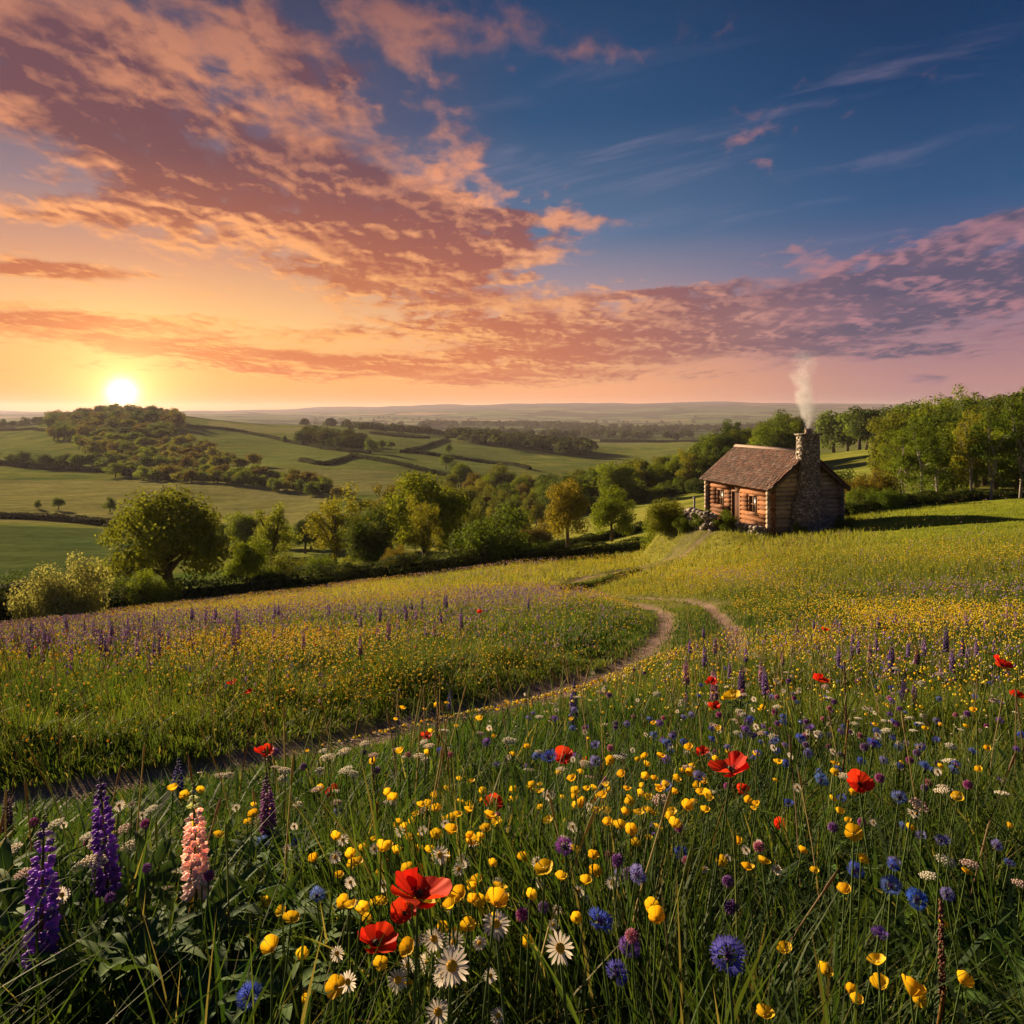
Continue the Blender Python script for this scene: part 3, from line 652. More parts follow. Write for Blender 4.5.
for i in range(900):
    Y = math.exp(rng.uniform(math.log(1300), math.log(5200))); px = rng.uniform(300, 900)
    nn = fbm(np.array([px/60+3.0]), np.array([math.log(Y)*9.0]), 3, 61)[0]
    if nn > .5: pts.append((px, Y, rng.uniform(11, 20)))
for i in range(500): k = rng.uniform(0, 1); pts.append((420+k*400, 2600+rng.normal(0, 60)+300*math.sin(k*9), rng.uniform(14, 24)))
woodmass('distant_woodland', 'scattered far woods and hedgerows in the hazy distance', pts, 9)

# ------------------------------------------------------------------ the cabin
cab = bpy.data.objects.new('log_cabin', None); COL.objects.link(cab); cab.location = CAB; cab.rotation_euler = (0, 0, CROT)
tag(cab, 'log cabin with a shingle roof and tall stone chimney on the green hillside', 'cabin')
M_LOG = solid('weathered_logs', .8, .15, True, (5, .35), .4)
M_SHING = solid('shingles', .85, .15, False, (7, .3), .3)
m, q = newmat('rubble_stone'); M_STONE = m
tc = q.n('ShaderNodeTexCoord').outputs['Object']
vo = q.n('ShaderNodeTexVoronoi'); q.set(vo.inputs['Vector'], q.v('MULTIPLY', tc, (1, 1, 1.5))); vo.inputs['Scale'].default_value = 4.2
ve = q.n('ShaderNodeTexVoronoi', feature='DISTANCE_TO_EDGE'); q.set(ve.inputs['Vector'], q.v('MULTIPLY', tc, (1, 1, 1.5))); ve.inputs['Scale'].default_value = 4.2
sx = q.sep(vo.outputs['Color'])[0]
c = q.ramp(sx, [(0, (.22,.18,.15,1)), (.35, (.36,.29,.23,1)), (.7, (.50,.42,.33,1)), (1, (.32,.26,.21,1))])
c = q.mix(q.rng(ve.outputs['Distance'], .02, .09), (.12,.095,.075,1), c)
c = q.v('SCALE', c, None, q.rng(q.noise(tc, 14, 4, .6), .3, .7, .75, 1.25))
p = q.n('ShaderNodeBsdfPrincipled'); p.inputs['Roughness'].default_value = .9; q.set(p.inputs['Base Color'], c)
bp = q.n('ShaderNodeBump'); bp.inputs['Strength'].default_value = 1; bp.inputs['Distance'].default_value = .08; q.set(bp.inputs['Height'], q.rng(ve.outputs['Distance'], 0, .16)); q.set(p.inputs['Normal'], bp.outputs[0])
q.t.links.new(p.outputs[0], q.n('ShaderNodeOutputMaterial').inputs[0])
m, q = newmat('window_glass'); M_GLASS = m; p = q.n('ShaderNodeBsdfPrincipled'); p.inputs['Base Color'].default_value = (.015,.014,.012,1); p.inputs['Roughness'].default_value = .4
q.t.links.new(p.outputs[0], q.n('ShaderNodeOutputMaterial').inputs[0])
CW, CL, CH, RID = 4.4, 7.3, 2.85, 4.65
NL = 11; lh = CH/NL; LR = lh*.5; WOOD = (.31,.17,.085)
def lc(k=1.0): return tuple(np.array(WOOD)*random.uniform(.6, 1.25)*k)
def log(mb, a, c, r=None, ex=.0, col=None):
    a = Vector(a); c = Vector(c); dr = (c-a).normalized(); n = max(2, int((c-a).length/1.2)); pts = []; rd = []
    r = r or LR*1.04
    for i in range(n+1):
        pts.append(a.lerp(c, i/n)+Vector((0, 0, random.uniform(-.008, .008)))); rd.append(r*random.uniform(.95, 1.04))
    mb.tube(pts, rd, 10, col or lc(), True)
# front wall (x = 0): openings cut the logs
op = [(1.28, 2.20, 1.02, 2.02), (3.25, 4.25, 0, 2.16), (5.12, 6.02, 1.02, 2.02)]
f = MB()
for k in range(NL):
    z = lh*(k+.5); cuts = [(a-.05, c+.05) for a, c, z0, z1 in op if z+LR*.5 > z0 and z-LR*.5 < z1]; y = -.28
    for a, c in cuts+[(CL+.28, None)]:
        if a-y > .1: log(f, (0, y, z), (0, a, z))
        y = c
f.box(.04, .09, .0, 1.24, 0, CH, (.16,.12,.085)); f.box(.04, .09, 2.24, 3.21, 0, CH, (.16,.12,.085)); f.box(.04, .09, 4.29, 5.08, 0, CH, (.16,.12,.085)); f.box(.04, .09, 6.06, CL, 0, CH, (.16,.12,.085))
for a, c, z0, z1 in op:
    f.box(.04, .09, a-.04, c+.04, z1+.004, CH, (.16,.12,.085))
    if z0 > 0: f.box(.04, .09, a-.04, c+.04, 0, z0-.004, (.16,.12,.085))
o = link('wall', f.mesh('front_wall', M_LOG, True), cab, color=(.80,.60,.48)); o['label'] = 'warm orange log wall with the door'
f = MB()
for k in range(NL): log(f, (CW, -.28, lh*(k+.5)), (CW, CL+.28, lh*(k+.5)))
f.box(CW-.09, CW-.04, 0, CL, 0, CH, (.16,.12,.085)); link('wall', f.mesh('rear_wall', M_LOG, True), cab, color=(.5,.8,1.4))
for yy in (0, CL):
    f = MB()
    for k in range(NL): ex = .28 if k < NL-2 else (.08 if k == NL-2 else -.28); log(f, (-ex, yy, lh*(k+1)-.02), (CW+ex, yy, lh*(k+1)-.02), col=lc(.9))
    k = NL+1
    while True:
        z = lh*k-.02; fr = (z+LR-CH)/(RID-CH)
        if fr > .95: break
        hw = CW/2*(1-fr)+.05; log(f, (CW/2-hw, yy, z), (CW/2+hw, yy, z), col=lc(.9)); k += 1
    s = 1 if yy == 0 else -1; y0, y1 = sorted((yy+s*.04, yy+s*.09)); f.box(.1, CW-.1, y0, y1, 0, CH, (.12,.10,.085))
    V = [(.05, y0, CH+.002), (CW-.05, y0, CH+.002), (CW/2, y0, RID-.1), (.05, y1, CH+.002), (CW-.05, y1, CH+.002), (CW/2, y1, RID-.1)]
    f.add(V, T=[(0,1,2),(3,5,4)], Q=[(0,3,4,1),(1,4,5,2),(2,5,3,0)], col=(.12,.10,.085))
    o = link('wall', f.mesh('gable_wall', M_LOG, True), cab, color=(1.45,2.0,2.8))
    if yy == 0: o['label'] = 'grey brown log gable wall around the chimney'
f = MB()
for x0, x1, y0, y1 in [(-.16,.16,-.16,CL+.16),(CW-.16,CW+.16,-.16,CL+.16),(.165,CW-.165,-.155,.15),(.165,CW-.165,CL-.15,CL+.155)]: f.box(x0, x1, y0, y1, -1.4, .0, (1,1,1))
link('foundation', f.mesh('foundation', M_STONE), cab)
# roof: shingle courses on boards
OV, GO = .42, .42; half = CW/2+OV; sl_ = math.atan2(RID-CH, CW/2); slope_len = half/math.cos(sl_)+.02
roof = MB(); nco = 17
for side in (-1, 1):
    Mx = Matrix.Translation((CW/2, 0, RID+.06)) @ Matrix.Rotation(-sl_ if side < 0 else sl_, 4, 'Y')
    sgn = side
    xa, xb = sorted((0, sgn*slope_len)); roof.box(xa, xb, -GO, CL+GO, -.09, -.012, (.07,.05,.04), M=Mx)
    for i in range(nco):
        x0 = slope_len*(i)/nco; x1 = slope_len*(i+1.25)/nco
        if i == nco-1: x1 = slope_len+.05
        y = -GO-.03-random.uniform(0, .1)
        while y < CL+GO-.05:
            wd = random.uniform(.13, .30); k = random.uniform(.65, 1.25); lift = random.uniform(0, .012)
            cshade = np.array(random.choice([(.115,.058,.044),(.14,.070,.052),(.085,.055,.045),(.145,.095,.075)]))*k
            y1 = min(y+wd-.008, CL+GO+.03); xe = x1+random.uniform(-.03, .02); lo, hi = sorted((sgn*x0, sgn*xe))
            Mt = Mx @ Matrix.Translation((sgn*x0, 0, .0)) @ Matrix.Rotation(sgn*-.055, 4, 'Y') @ Matrix.Translation((-sgn*x0, 0, 0))
            roof.box(lo, hi, y, y1, .0+lift-.012, .02+lift, cshade, M=Mt); y += wd
ro = link('roof', roof.mesh('roof', M_SHING), cab)
rd = MB()
for side in (-1, 1):
    Mx = Matrix.Translation((CW/2, 0, RID+.115)) @ Matrix.Rotation(-sl_ if side < 0 else sl_, 4, 'Y'); lo, hi = sorted((0, side*.2)); rd.box(lo, hi, -GO-.05, CL+GO+.05, 0, .03, (.30,.22,.18), M=Mx)
link('ridge_board', rd.mesh('ridge', M_SHING), ro)
for yy in (-GO-.045, CL+GO+.01):
    bg = MB()
    for side in (-1, 1):
        Mx = Matrix.Translation((CW/2, 0, RID+.05)) @ Matrix.Rotation(-sl_ if side < 0 else sl_, 4, 'Y'); lo, hi = sorted((0, side*(slope_len+.03))); bg.box(lo, hi, yy, yy+.035, -.20, -.035, (.12,.08,.06), M=Mx)
    link('barge_board', bg.mesh('barge_board', M_LOG), cab, color=(1,1,1))
# chimney: battered base, shoulders, straight stack, on the gable facing the meadow
ch = MB(); cx = CW/2-.10
prof = [(-1.2, -1.02, 1.12, .92), (.0, -1.0, 1.08, .92), (1.2, -.95, .98, .88), (1.75, -.86, .90, .84), (2.15, -.70, .76, .78), (2.5, -.56, .63, .72), (2.9, -.54, .58, .70), (5.62, -.52, .55, .68)]
V = []; Q = []
for i, (z, a, c_, dp) in enumerate(prof):
    for (x, y) in ((a, -dp), ((a+c_)/2, -dp-.03), (c_, -dp), (c_, .02 if z < 4 else -.02), (a, .02 if z < 4 else -.02)): V.append((cx+x, y, z))
for i in range(len(prof)-1):
    for k in range(5): Q.append((i*5+k, i*5+(k+1) % 5, (i+1)*5+(k+1) % 5, (i+1)*5+k))
ch.add(V, Q=Q); n0_ = (len(prof)-1)*5
ch.add([V[n0_+k] for k in range(5)], T=[(0,1,4),(1,3,4),(1,2,3)])
for _ in range(420):     # proud stones
    z = random.uniform(-.3, 5.5); j = max(i for i in range(len(prof)-1) if prof[i][0] <= z); k = (z-prof[j][0])/(prof[j+1][0]-prof[j][0])
    a, c_, dp = [prof[j][t]*(1-k)+prof[j+1][t]*k for t in (1, 2, 3)]; s = random.uniform(.07, .16); side = random.random()
    if side < .62: pos = (cx+random.uniform(a+.08, c_-.08), -dp, z); r = (s, .05, s*.6)
    elif side < .85: pos = (cx+a, random.uniform(-dp+.1, -.1), z); r = (.05, s, s*.6)
    else: pos = (cx+c_, random.uniform(-dp+.1, -.1), z); r = (.05, s, s*.6)
    ch.blob(pos, r, n=7, m=4)
cho = link('chimney', ch.mesh('chimney', M_STONE), cab)
cp = MB().box(cx-.62, cx+.65, -.80, .06, 5.622, 5.70); link('cap_stone', cp.mesh('cap', M_STONE), cho)
cp = MB().tube([(cx, -.37, 5.702), (cx, -.37, 5.95)], [.19, .16], 12, (.30,.22,.18)).tube([(cx, -.37, 5.93), (cx, -.37, 5.97)], [.20, .20], 12, (.30,.22,.18)); link('chimney_pot', cp.mesh('pot', M_SHING, True), cho)
# door and windows
dr = MB()
for k in range(5): dr.box(.0, .035, 3.25+.09+k*.166, 3.25+.09+(k+1)*.166-.008, .03, 2.06, (.13,.06,.035))
do = link('door', dr.mesh('door', M_LOG), cab, color=(1,1,1))
fm = MB(); fm.box(-.10, .10, 3.19, 3.335, 0, 2.16, (.22,.11,.06)); fm.box(-.10, .10, 4.175, 4.31, 0, 2.16, (.22,.11,.06)); fm.box(-.098, .098, 3.34, 4.17, 2.06, 2.16, (.22,.11,.06)); link('frame', fm.mesh('door_frame', M_LOG), do, color=(1,1,1))
link('handle', MB().box(-.04, 0, 3.42, 3.45, .95, 1.1, (.03,.03,.03)).mesh('door_handle', M_LOG), do, color=(1,1,1))
for a, c_, z0, z1 in (op[0], op[2]):
    fr = MB()
    fr.box(-.11, .10, a-.06, a+.03, z0-.05, z1+.05, (.26,.13,.07)); fr.box(-.11, .10, c_-.03, c_+.06, z0-.05, z1+.05, (.26,.13,.07))
    fr.box(-.108, .098, a+.032, c_-.032, z0-.05, z0+.03, (.26,.13,.07)); fr.box(-.108, .098, a+.032, c_-.032, z1-.03, z1+.05, (.26,.13,.07))
    for k in (1, 2): ym = a+(c_-a)*k/3; fr.box(-.05, -.02, ym-.022, ym+.022, z0+.032, z1-.032, (.26,.13,.07))
    fr.box(-.049, -.021, a+.032, c_-.032, (z0+z1)/2-.018, (z0+z1)/2+.018, (.26,.13,.07))
    wo = link('window', fr.mesh('window_frame', M_LOG), cab, color=(1,1,1))
    link('pane', MB().box(.0, .01, a+.031, c_-.031, z0+.031, z1-.031).mesh('pane', M_GLASS), wo)
    link('sill', MB().box(-.20, -.112, a-.1, c_+.1, z0-.10, z0-.045, (.26,.13,.07)).mesh('sill', M_LOG), wo, color=(1,1,1))
def cabw(lx, ly, lz=0):
    v = Matrix.Translation(CAB) @ Matrix.Rotation(CROT, 4, 'Z') @ Vector((lx, ly, lz)); return v
# rough stone wall in front of the door, two boulders, a post
def stones(name, label, P, wd, ht, n, cat):
    k = MB(); v0 = Vector(P[0])
    for _ in range(n):
        t = random.random()*(len(P)-1); i = int(t); p = Vector(P[i]).lerp(Vector(P[i+1]), t-i); s = random.uniform(.10, .24)
        k.blob(p+Vector((random.uniform(-wd, wd), random.uniform(-wd, wd), random.uniform(-.3, ht)))-v0, (s*1.25, s, s*.75), n=8, m=5, M=Matrix.Rotation(random.uniform(0, 3), 3, 'Z').to_4x4())
    return tag(link(name, k.mesh(name, M_STONE, False), loc=v0), label, cat)
pl_ = [cabw(-1.9, 6.3), cabw(-2.1, 4.9), cabw(-2.0, 3.2)]; pl_ = [(p.x, p.y, zt1(p.x, p.y)+.05) for p in pl_]
stones('stone_wall', 'low rubble stone wall with ivy in front of the cabin door', pl_, .3, .85, 230, 'wall')
pl_ = [cabw(-1.0, 1.9), cabw(-.75, 1.0), cabw(-.5, .1)]; pl_ = [(p.x, p.y, zt1(p.x, p.y)+.05) for p in pl_]
stones('stone_wall', 'short broken bit of stone wall at the near corner of the cabin', pl_, .2, .35, 70, 'wall')
pp = cabw(-2.4, 7.8); pl_ = [(pp.x, pp.y, zt1(pp.x, pp.y)), (pp.x-.6, pp.y, zt1(pp.x, pp.y))]
stones('boulder_pile', 'mossy pile of boulders left of the rubble wall', pl_, .3, .6, 40, 'rocks')
pp = cabw(-1.2, 7.0); zz = zt1(pp.x, pp.y)
tag(link('post', MB().box(-.05,.05,-.05,.05,-.2,1.35,(.25,.27,.30)).box(-.08,.08,-.08,.08,1.352,1.42,(.3,.32,.36)).mesh('post', M_LOG), loc=(pp.x, pp.y, zz), color=(1,1,1)), 'slim grey capped post by the left end of the cabin front', 'post')
for (lx, ly, s, lb) in [(-2.0,4.4,.42,'ivy clump spilling over the rubble wall by the cabin door'),(-1.4,2.6,.45,'small leafy clump between the rubble wall and the cabin corner'),(-2.7,5.6,.4,'low green clump in front of the rubble wall'),(1.0,-1.3,.28,'tuft of weeds at the foot of the gable, left of the chimney'),(4.0,-1.0,.34,'tuft of weeds at the right foot of the gable')]:
    p_ = cabw(lx, ly); X, Y = p_.x, p_.y; r = tree('garden_shrub', 512+F*X/Y, Y, s*2.4, 'bush', lb, None, (1.2,1.3,.9), .8, 0, cat='shrub')
# smoke
top = cabw(cx, -.37, 6.0)
def cen(z): return -.02-.0*z - .26*np.sin(z*1.0-.4)*(z/4.2) -.30*(z/4.2)**2
sm = MB(); pts = []; rad = []
for i in range(15):
    z = i*.32; pts.append((float(cen(z)), 0, z)); rad.append(.13+.24*z/1.3 if z < 1.3 else .37+.22*(z-1.3)/3)
sm.tube(pts, [r*2.4 for r in rad], 14)
m, q = newmat('chimney_smoke')
tc = q.n('ShaderNodeTexCoord').outputs['Object']; x, y, z = q.sep(tc)
zn = q.m('DIVIDE', z, 4.2)
cx_ = q.m('ADD', q.m('MULTIPLY', q.m('MULTIPLY', q.m('SINE', q.m('SUBTRACT', z, .4)), -.26), zn), q.m('ADD', q.m('MULTIPLY', q.m('MULTIPLY', zn, zn), -.30), -.02))
rr = q.m('ADD', q.m('MULTIPLY', q.m('MINIMUM', z, 1.3), .24), .13); rr = q.m('ADD', rr, q.m('MULTIPLY', q.m('MAXIMUM', q.m('SUBTRACT', z, 1.3), 0.0), .073))
wv = q.n('ShaderNodeTexNoise'); q.set(wv.inputs['Vector'], tc); wv.inputs['Scale'].default_value = 1.1; wv.inputs['Detail'].default_value = 3
wob = q.v('SCALE', q.v('SUBTRACT', wv.outputs['Color'], (.5,.5,.5)), None, q.rng(z, 0, 2.2, 0, 1.25))
xw, yw, _ = q.sep(q.v('ADD', tc, wob))
ddx = q.m('SUBTRACT', xw, cx_); rad_ = q.m('DIVIDE', q.m('SQRT', q.m('ADD', q.m('MULTIPLY', ddx, ddx), q.m('MULTIPLY', yw, yw))), rr)
fall = q.rng(rad_, 1.4, .05, 0, 1, True)
nz = q.rng(q.noise(tc, 2.3, 6, .62, .8), .38, .66)
dn = q.m('MULTIPLY', q.m('MULTIPLY', fall, nz), q.ramp(q.m('DIVIDE', z, 4.5), [(0,(1,1,1,1)),(.3,(.5,.5,.5,1)),(.65,(.2,.2,.2,1)),(1,(0,0,0,1))]))
vol = q.n('ShaderNodeVolumePrincipled'); vol.inputs['Color'].default_value = (.97,.97,.98,1); vol.inputs['Anisotropy'].default_value = .35
q.set(vol.inputs['Density'], q.m('MULTIPLY', dn, 7.5)); q.t.links.new(vol.outputs[0], q.n('ShaderNodeOutputMaterial').inputs['Volume'])
s = link('smoke', sm.mesh('smoke', m), loc=top); tag(s, 'thin pale smoke plume rising from the cabin chimney', 'smoke', kind='stuff')

# ------------------------------------------------------------------ grass
def blades(P, h, wd, col, seg=3, bend=(.1, .85), face=None, lean=None):
    n = len(P); th = rng.uniform(0, 2*math.pi, n) if lean is None else lean; fi = rng.uniform(0, math.pi, n)
    bd = rng.uniform(bend[0], bend[1], n); ts = [0, .3, .55, .8] if seg == 3 else ([0, .5] if seg == 2 else [0]); V = []
    cth, sth, cf, sf = np.cos(th), np.sin(th), np.cos(fi), np.sin(fi)
    for t in ts+[1.0]:
        ox = bd*h*t*t; zz = h*(t-.35*bd*t*t); c = np.stack([P[:, 0]+cth*ox, P[:, 1]+sth*ox, P[:, 2]+zz], 1)
        if t == 1.0: V.append(c)
        else:
            w_ = wd*(1-t**2*.75)*(.6+.4*min(1, t*4)); s = np.stack([cf*w_, sf*w_, 0*w_], 1)*.5; V.append(c-s); V.append(c+s)
    k = len(V); VV = np.stack(V, 1).reshape(-1, 3); i0 = (np.arange(n)*k)[:, None]; tr = []
    for j in range(len(ts)-1): tr += [(2*j, 2*j+1, 2*j+3), (2*j, 2*j+3, 2*j+2)]
    j = len(ts)-1; tr.append((2*j, 2*j+1, 2*j+2))
    Tt = (i0[:, :, None]+np.array(tr)[None]).reshape(-1, 3)
    cg = np.repeat(col, k, axis=0); tt = np.tile(np.repeat(np.array(ts+[1.0]), [2]*len(ts)+[1]), n)[:, None]
    return VV, Tt, cg*(.9+.2*tt)
def sampleY(n, y0, y1, um=.72, marg=.6):
    Y = np.sqrt(rng.uniform(y0*y0, y1*y1, n)); X = rng.uniform(-1, 1, n)*(um*Y+marg); return X, Y
GA = A3(.035,.080,.016); GB = A3(.115,.150,.028); GD = A3(.26,.22,.08)
def grass_ring(n, y0, y1, h0, wd, seg, minh=.03, um=.72, marg=.6, short=False):
    X, Y = sampleY(n, y0, y1, um, marg); d1, d2 = pathd(X, Y); dm = np.minimum(d1, d2)
    between = (d1+d2 < 2.1)
    hh = h0*(.50+.85*fbm(X/.9+5, Y/.9+5, 3, 15))*(.55+.9*fbm(X/.22+5, Y/.22+5, 2, 16))*rng.uniform(.6, 1.15, n)
    hh = hh*np.where(Y > np.interp(512+F*X/Y, rpx, rY), 1.1, 1.0)
    edge = np.clip((dm-.30)/1.0, 0, 1); hh = np.where(between, .07, hh*(.12+.88*edge))
    # mown pasture to the right and beyond
    hh = hh*(1-.75*np.clip((512+F*X/Y-800)/150, 0, 1)*np.clip((Y-26)/10, 0, 1))
    hh = np.minimum(hh, hcap(X, Y)*rng.uniform(.5, 1.15, n)); keep = (dm > np.where(Y < 9, .33, .24)-np.clip((Y-44)/4, 0, 1)*.3+rng.uniform(-.14, .1, n))&(hh > minh)
    lx = (X-CAB[0])*math.cos(CROT)+(Y-CAB[1])*math.sin(CROT); ly = -(X-CAB[0])*math.sin(CROT)+(Y-CAB[1])*math.cos(CROT)
    keep &= ~((lx > -.2)&(lx < CW+.2)&(ly > -.9)&(ly < CL+.2))
    X, Y, hh = X[keep], Y[keep], hh[keep]; n = len(X); Z = zter(X, Y)
    k = np.clip(fbm(X/2.2+9, Y/2.2+9, 3, 25)*1.7-.4+rng.normal(0, .25, n), 0, 1); c = lerp(GA, GB, k)
    dry = rng.uniform(0, 1, n) < .07; c[dry] = GD*rng.uniform(.6, 1.1, (dry.sum(), 1))
    fy = np.clip((Y-16)/24, 0, 1); c = lerp(c, A3(.25,.25,.045), fy*.7); c = lerp(c, c*A3(.72,.74,.85), np.clip((4-Y)/3, 0, 1))  # sunlit yellow painted into far blades, foreground shade into the nearest
    ps = np.clip((512+F*X/Y-790)/120, 0, 1)*np.clip((Y-20)/14, 0, 1); c = lerp(c, A3(.21,.25,.03), ps*.8)
    px, row = proj(X, Y, Z); pu, ye = carpets(px, row, X, Y); c = lerp(c, A3(.36,.33,.05), ye*fy*.6); c = lerp(c, A3(.2,.13,.22), pu*fy*.5)
    ln = fbm(X/.5+3, Y/.5+3, 2, 55)*14+rng.normal(0, .8, n); return blades(np.stack([X, Y, Z-.01], 1), hh, wd*rng.uniform(.6, 1.4, n), c, seg, lean=ln)
def grass_obj(name, label, rings):
    k = MB()
    for r in rings: V, Tt, c = r; k.add(V, T=Tt, col=c)
    return tag(link(name, k.mesh(name, M_GRASS), color=(1,1,1)), label, 'grass', kind='stuff')
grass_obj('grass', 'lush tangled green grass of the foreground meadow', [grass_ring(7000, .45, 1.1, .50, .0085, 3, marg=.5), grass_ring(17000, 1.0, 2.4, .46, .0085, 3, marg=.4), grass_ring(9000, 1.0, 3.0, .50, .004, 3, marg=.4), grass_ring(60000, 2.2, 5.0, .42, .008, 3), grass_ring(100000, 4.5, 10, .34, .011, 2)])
grass_obj('meadow_grass', 'tall grass of the meadow beyond the track out to the hedges', [grass_ring(120000, 9.5, 20, .32, .020, 2), grass_ring(90000, 19, 36, .34, .045, 1), grass_ring(60000, 34, 62, .40, .09, 1)])
# broad-leaved undergrowth near the lens
X, Y = sampleY(9000, .6, 3.6, .75, .3); h = np.minimum(rng.uniform(.12, .46, len(X)), hcap(X, Y)); V1 = blades(np.stack([X, Y, zter(X, Y)], 1), h, rng.uniform(.012, .030, len(X)), lerp(A3(.02,.05,.015), A3(.06,.11,.03), rng.uniform(0, 1, len(X))), 3, (.4, 1.1))
X, Y = sampleY(1300, .75, 2.9, .75, .3); h = np.minimum(rng.uniform(.40, .62, len(X)), hcap(X, Y)); V2 = blades(np.stack([X, Y, zter(X, Y)], 1), h, rng.uniform(.007, .014, len(X)), lerp(A3(.05,.10,.035), A3(.13,.19,.06), rng.uniform(0, 1, len(X))), 3, (.7, 1.5))
grass_obj('arching_grass', 'long arching broad grass blades between the nearest flowers', [V2])
grass_obj('undergrowth', 'dark broad leaved undergrowth between the foreground flowers', [V1])
# seeding grass stalks
k = MB(); X, Y = sampleY(1000, 1.3, 10, .72, .3); hc = hcap(X, Y); d1, d2 = pathd(X, Y)
for x, y, c_, dd in zip(X, Y, hc, np.minimum(d1, d2)):
    if dd < .5: continue
    h = min(random.uniform(.45, .66), c_+.10)
    if h < .25: continue
    z = zt1(x, y); a = random.uniform(0, 6.28); bn = random.uniform(.03, .16); cc = random.choice([(.30,.24,.11),(.17,.20,.06),(.22,.15,.09),(.14,.17,.05)])
    pts = [(x+math.cos(a)*bn*t*t, y+math.sin(a)*bn*t*t, z+h*t) for t in (0, .4, .75, 1)]
    k.tube(pts, [.0016*(1+y*.12)]*4, 3, cc, False); p = Vector(pts[-1]); dr_ = (Vector(pts[-1])-Vector(pts[-2])).normalized()
    L_ = random.uniform(.04, .08); k.tube([p, p+dr_*L_*.3, p+dr_*L_*.75, p+dr_*L_], [.0015, .0036, .0028, .0006], 5, cc)
tag(link('seeding_grass', k.mesh('seeding_grass', M_GRASS), color=(1,1,1)), 'thin straw coloured seeding grass stalks above the flowers', 'grass', kind='stuff')

# ------------------------------------------------------------------ far flower carpets
def speckle(name, label, n, y0, y1, colr, hgt, size, pick, um=.72, tall=1.0, cat='flowers'):
    A_ = sampleY(int(n*.85), y0, 15.5, um, .5); B_ = sampleY(int(n*.36), 13.5, 30, um, .5); C_ = sampleY(int(n*.34), 28, y1, um, .5); B_ = (np.concatenate([B_[0], C_[0]]), np.concatenate([B_[1], C_[1]])); n = len(A_[0])+len(B_[0]); X = np.concatenate([A_[0], B_[0]]); Y = np.concatenate([A_[1], B_[1]]); Z = zter(X, Y); px, row = proj(X, Y, Z); kp = pick(px, row, X, Y); kp = kp*np.where(np.arange(len(X)) < len(A_[0]), np.clip((15.5-Y)/8, 0, 1), np.where(Y < 15.5, np.clip((Y-13.5)/2, 0, 1), 1)); d1, d2 = pathd(X, Y)
    dmn = np.minimum(d1, d2); m_ = (rng.uniform(0, 1, n) < kp)&(dmn > .45)&(hcap(X, Y) > .16)&~(d1+d2 < 2.1)&~((px > 690)&(px < 905)&(Y > 38)); X, Y, Z, dmn = X[m_], Y[m_], Z[m_], dmn[m_]; n = len(X)
    h = np.minimum(hgt*rng.uniform(.85, 1.35, n)*np.clip(.2+.8*(dmn-.4)/1.1, .2, 1), hcap(X, Y)*.95); s = size*rng.uniform(.6, 1.3, n)*(.6+Y/30)
    C = np.stack([X, Y, Z+h], 1); a = rng.uniform(0, math.pi, n)
    dx_ = np.stack([np.cos(a), np.sin(a), 0*a], 1)*s[:, None]*.5; dy_ = np.stack([-np.sin(a), np.cos(a), .0*a], 1)*s[:, None]*.5; up = np.zeros((n, 3)); up[:, 2] = s*.5*tall
    # octahedral head
    V = np.stack([C+dx_, C+dy_, C-dx_, C-dy_, C+up, C-up*.8], 1).reshape(-1, 3)
    tr = np.array([(0,1,4),(1,2,4),(2,3,4),(3,0,4),(1,0,5),(2,1,5),(3,2,5),(0,3,5)]); Tt = ((np.arange(n)*6)[:, None, None]+tr[None]).reshape(-1, 3)
    cs = np.array(colr)[rng.integers(0, len(colr), n)]*rng.uniform(.7, 1.2, (n, 1))
    return tag(link(name, mesh_np(name, V, Tt, M_PETAL, np.repeat(cs, 6, axis=0)), color=(1,1,1)), label, cat, kind='stuff')
NS = lambda X, Y, s: np.clip((fbm(X/1.6+s, Y/1.6+s, 3, s)-.45)*5, 0, 1)
nopast = lambda px, Y: 1-.9*np.clip((px-800)/100, 0, 1)*np.clip((Y-24)/8, 0, 1)
speckle('yellow_flowers', 'countless small yellow flowers speckling the meadow beyond the nearest drifts', 170000, 4.0, 56, [(.78,.70,.04),(.76,.64,.03),(.76,.72,.14),(.80,.56,.03)], .42, .022, lambda px, r, X, Y: np.clip(carpets(px, r, X, Y)[1]*1.0+.20*NS(X, Y, 4)+.10, 0, 1)*(1-.5*np.clip((Y-14)/14, 0, 1))*nopast(px, Y))
speckle('purple_flowers', 'hazy purple and mauve carpets of flowers across the middle of the meadow', 110000, 5.0, 56, [(.34,.24,.50),(.46,.32,.52),(.52,.38,.50),(.40,.32,.54)], .42, .020, lambda px, r, X, Y: np.clip(carpets(px, r, X, Y)[0]*.7+.10*NS(X, Y, 14)+.30*(px < 560)*np.clip((Y-6)/4, 0, 1)*NS(X, Y, 18), 0, 1)*nopast(px, Y), tall=2.2)
speckle('white_flowers', 'scattered tiny white and cream flower heads among the meadow grass', 80000, 3.2, 45, [(.75,.70,.55),(.70,.62,.50),(.62,.50,.48)], .42, .018, lambda px, r, X, Y: .16*NS(X, Y, 24)*nopast(px, Y)+.05, tall=.4)
speckle('red_flowers', 'scattered distant red poppies and orange flowers in the meadow', 16000, 7.5, 40, [(.75,.06,.02),(.80,.16,.03)], .46, .030, lambda px, r, X, Y: .006*nopast(px, Y)+.0*px)

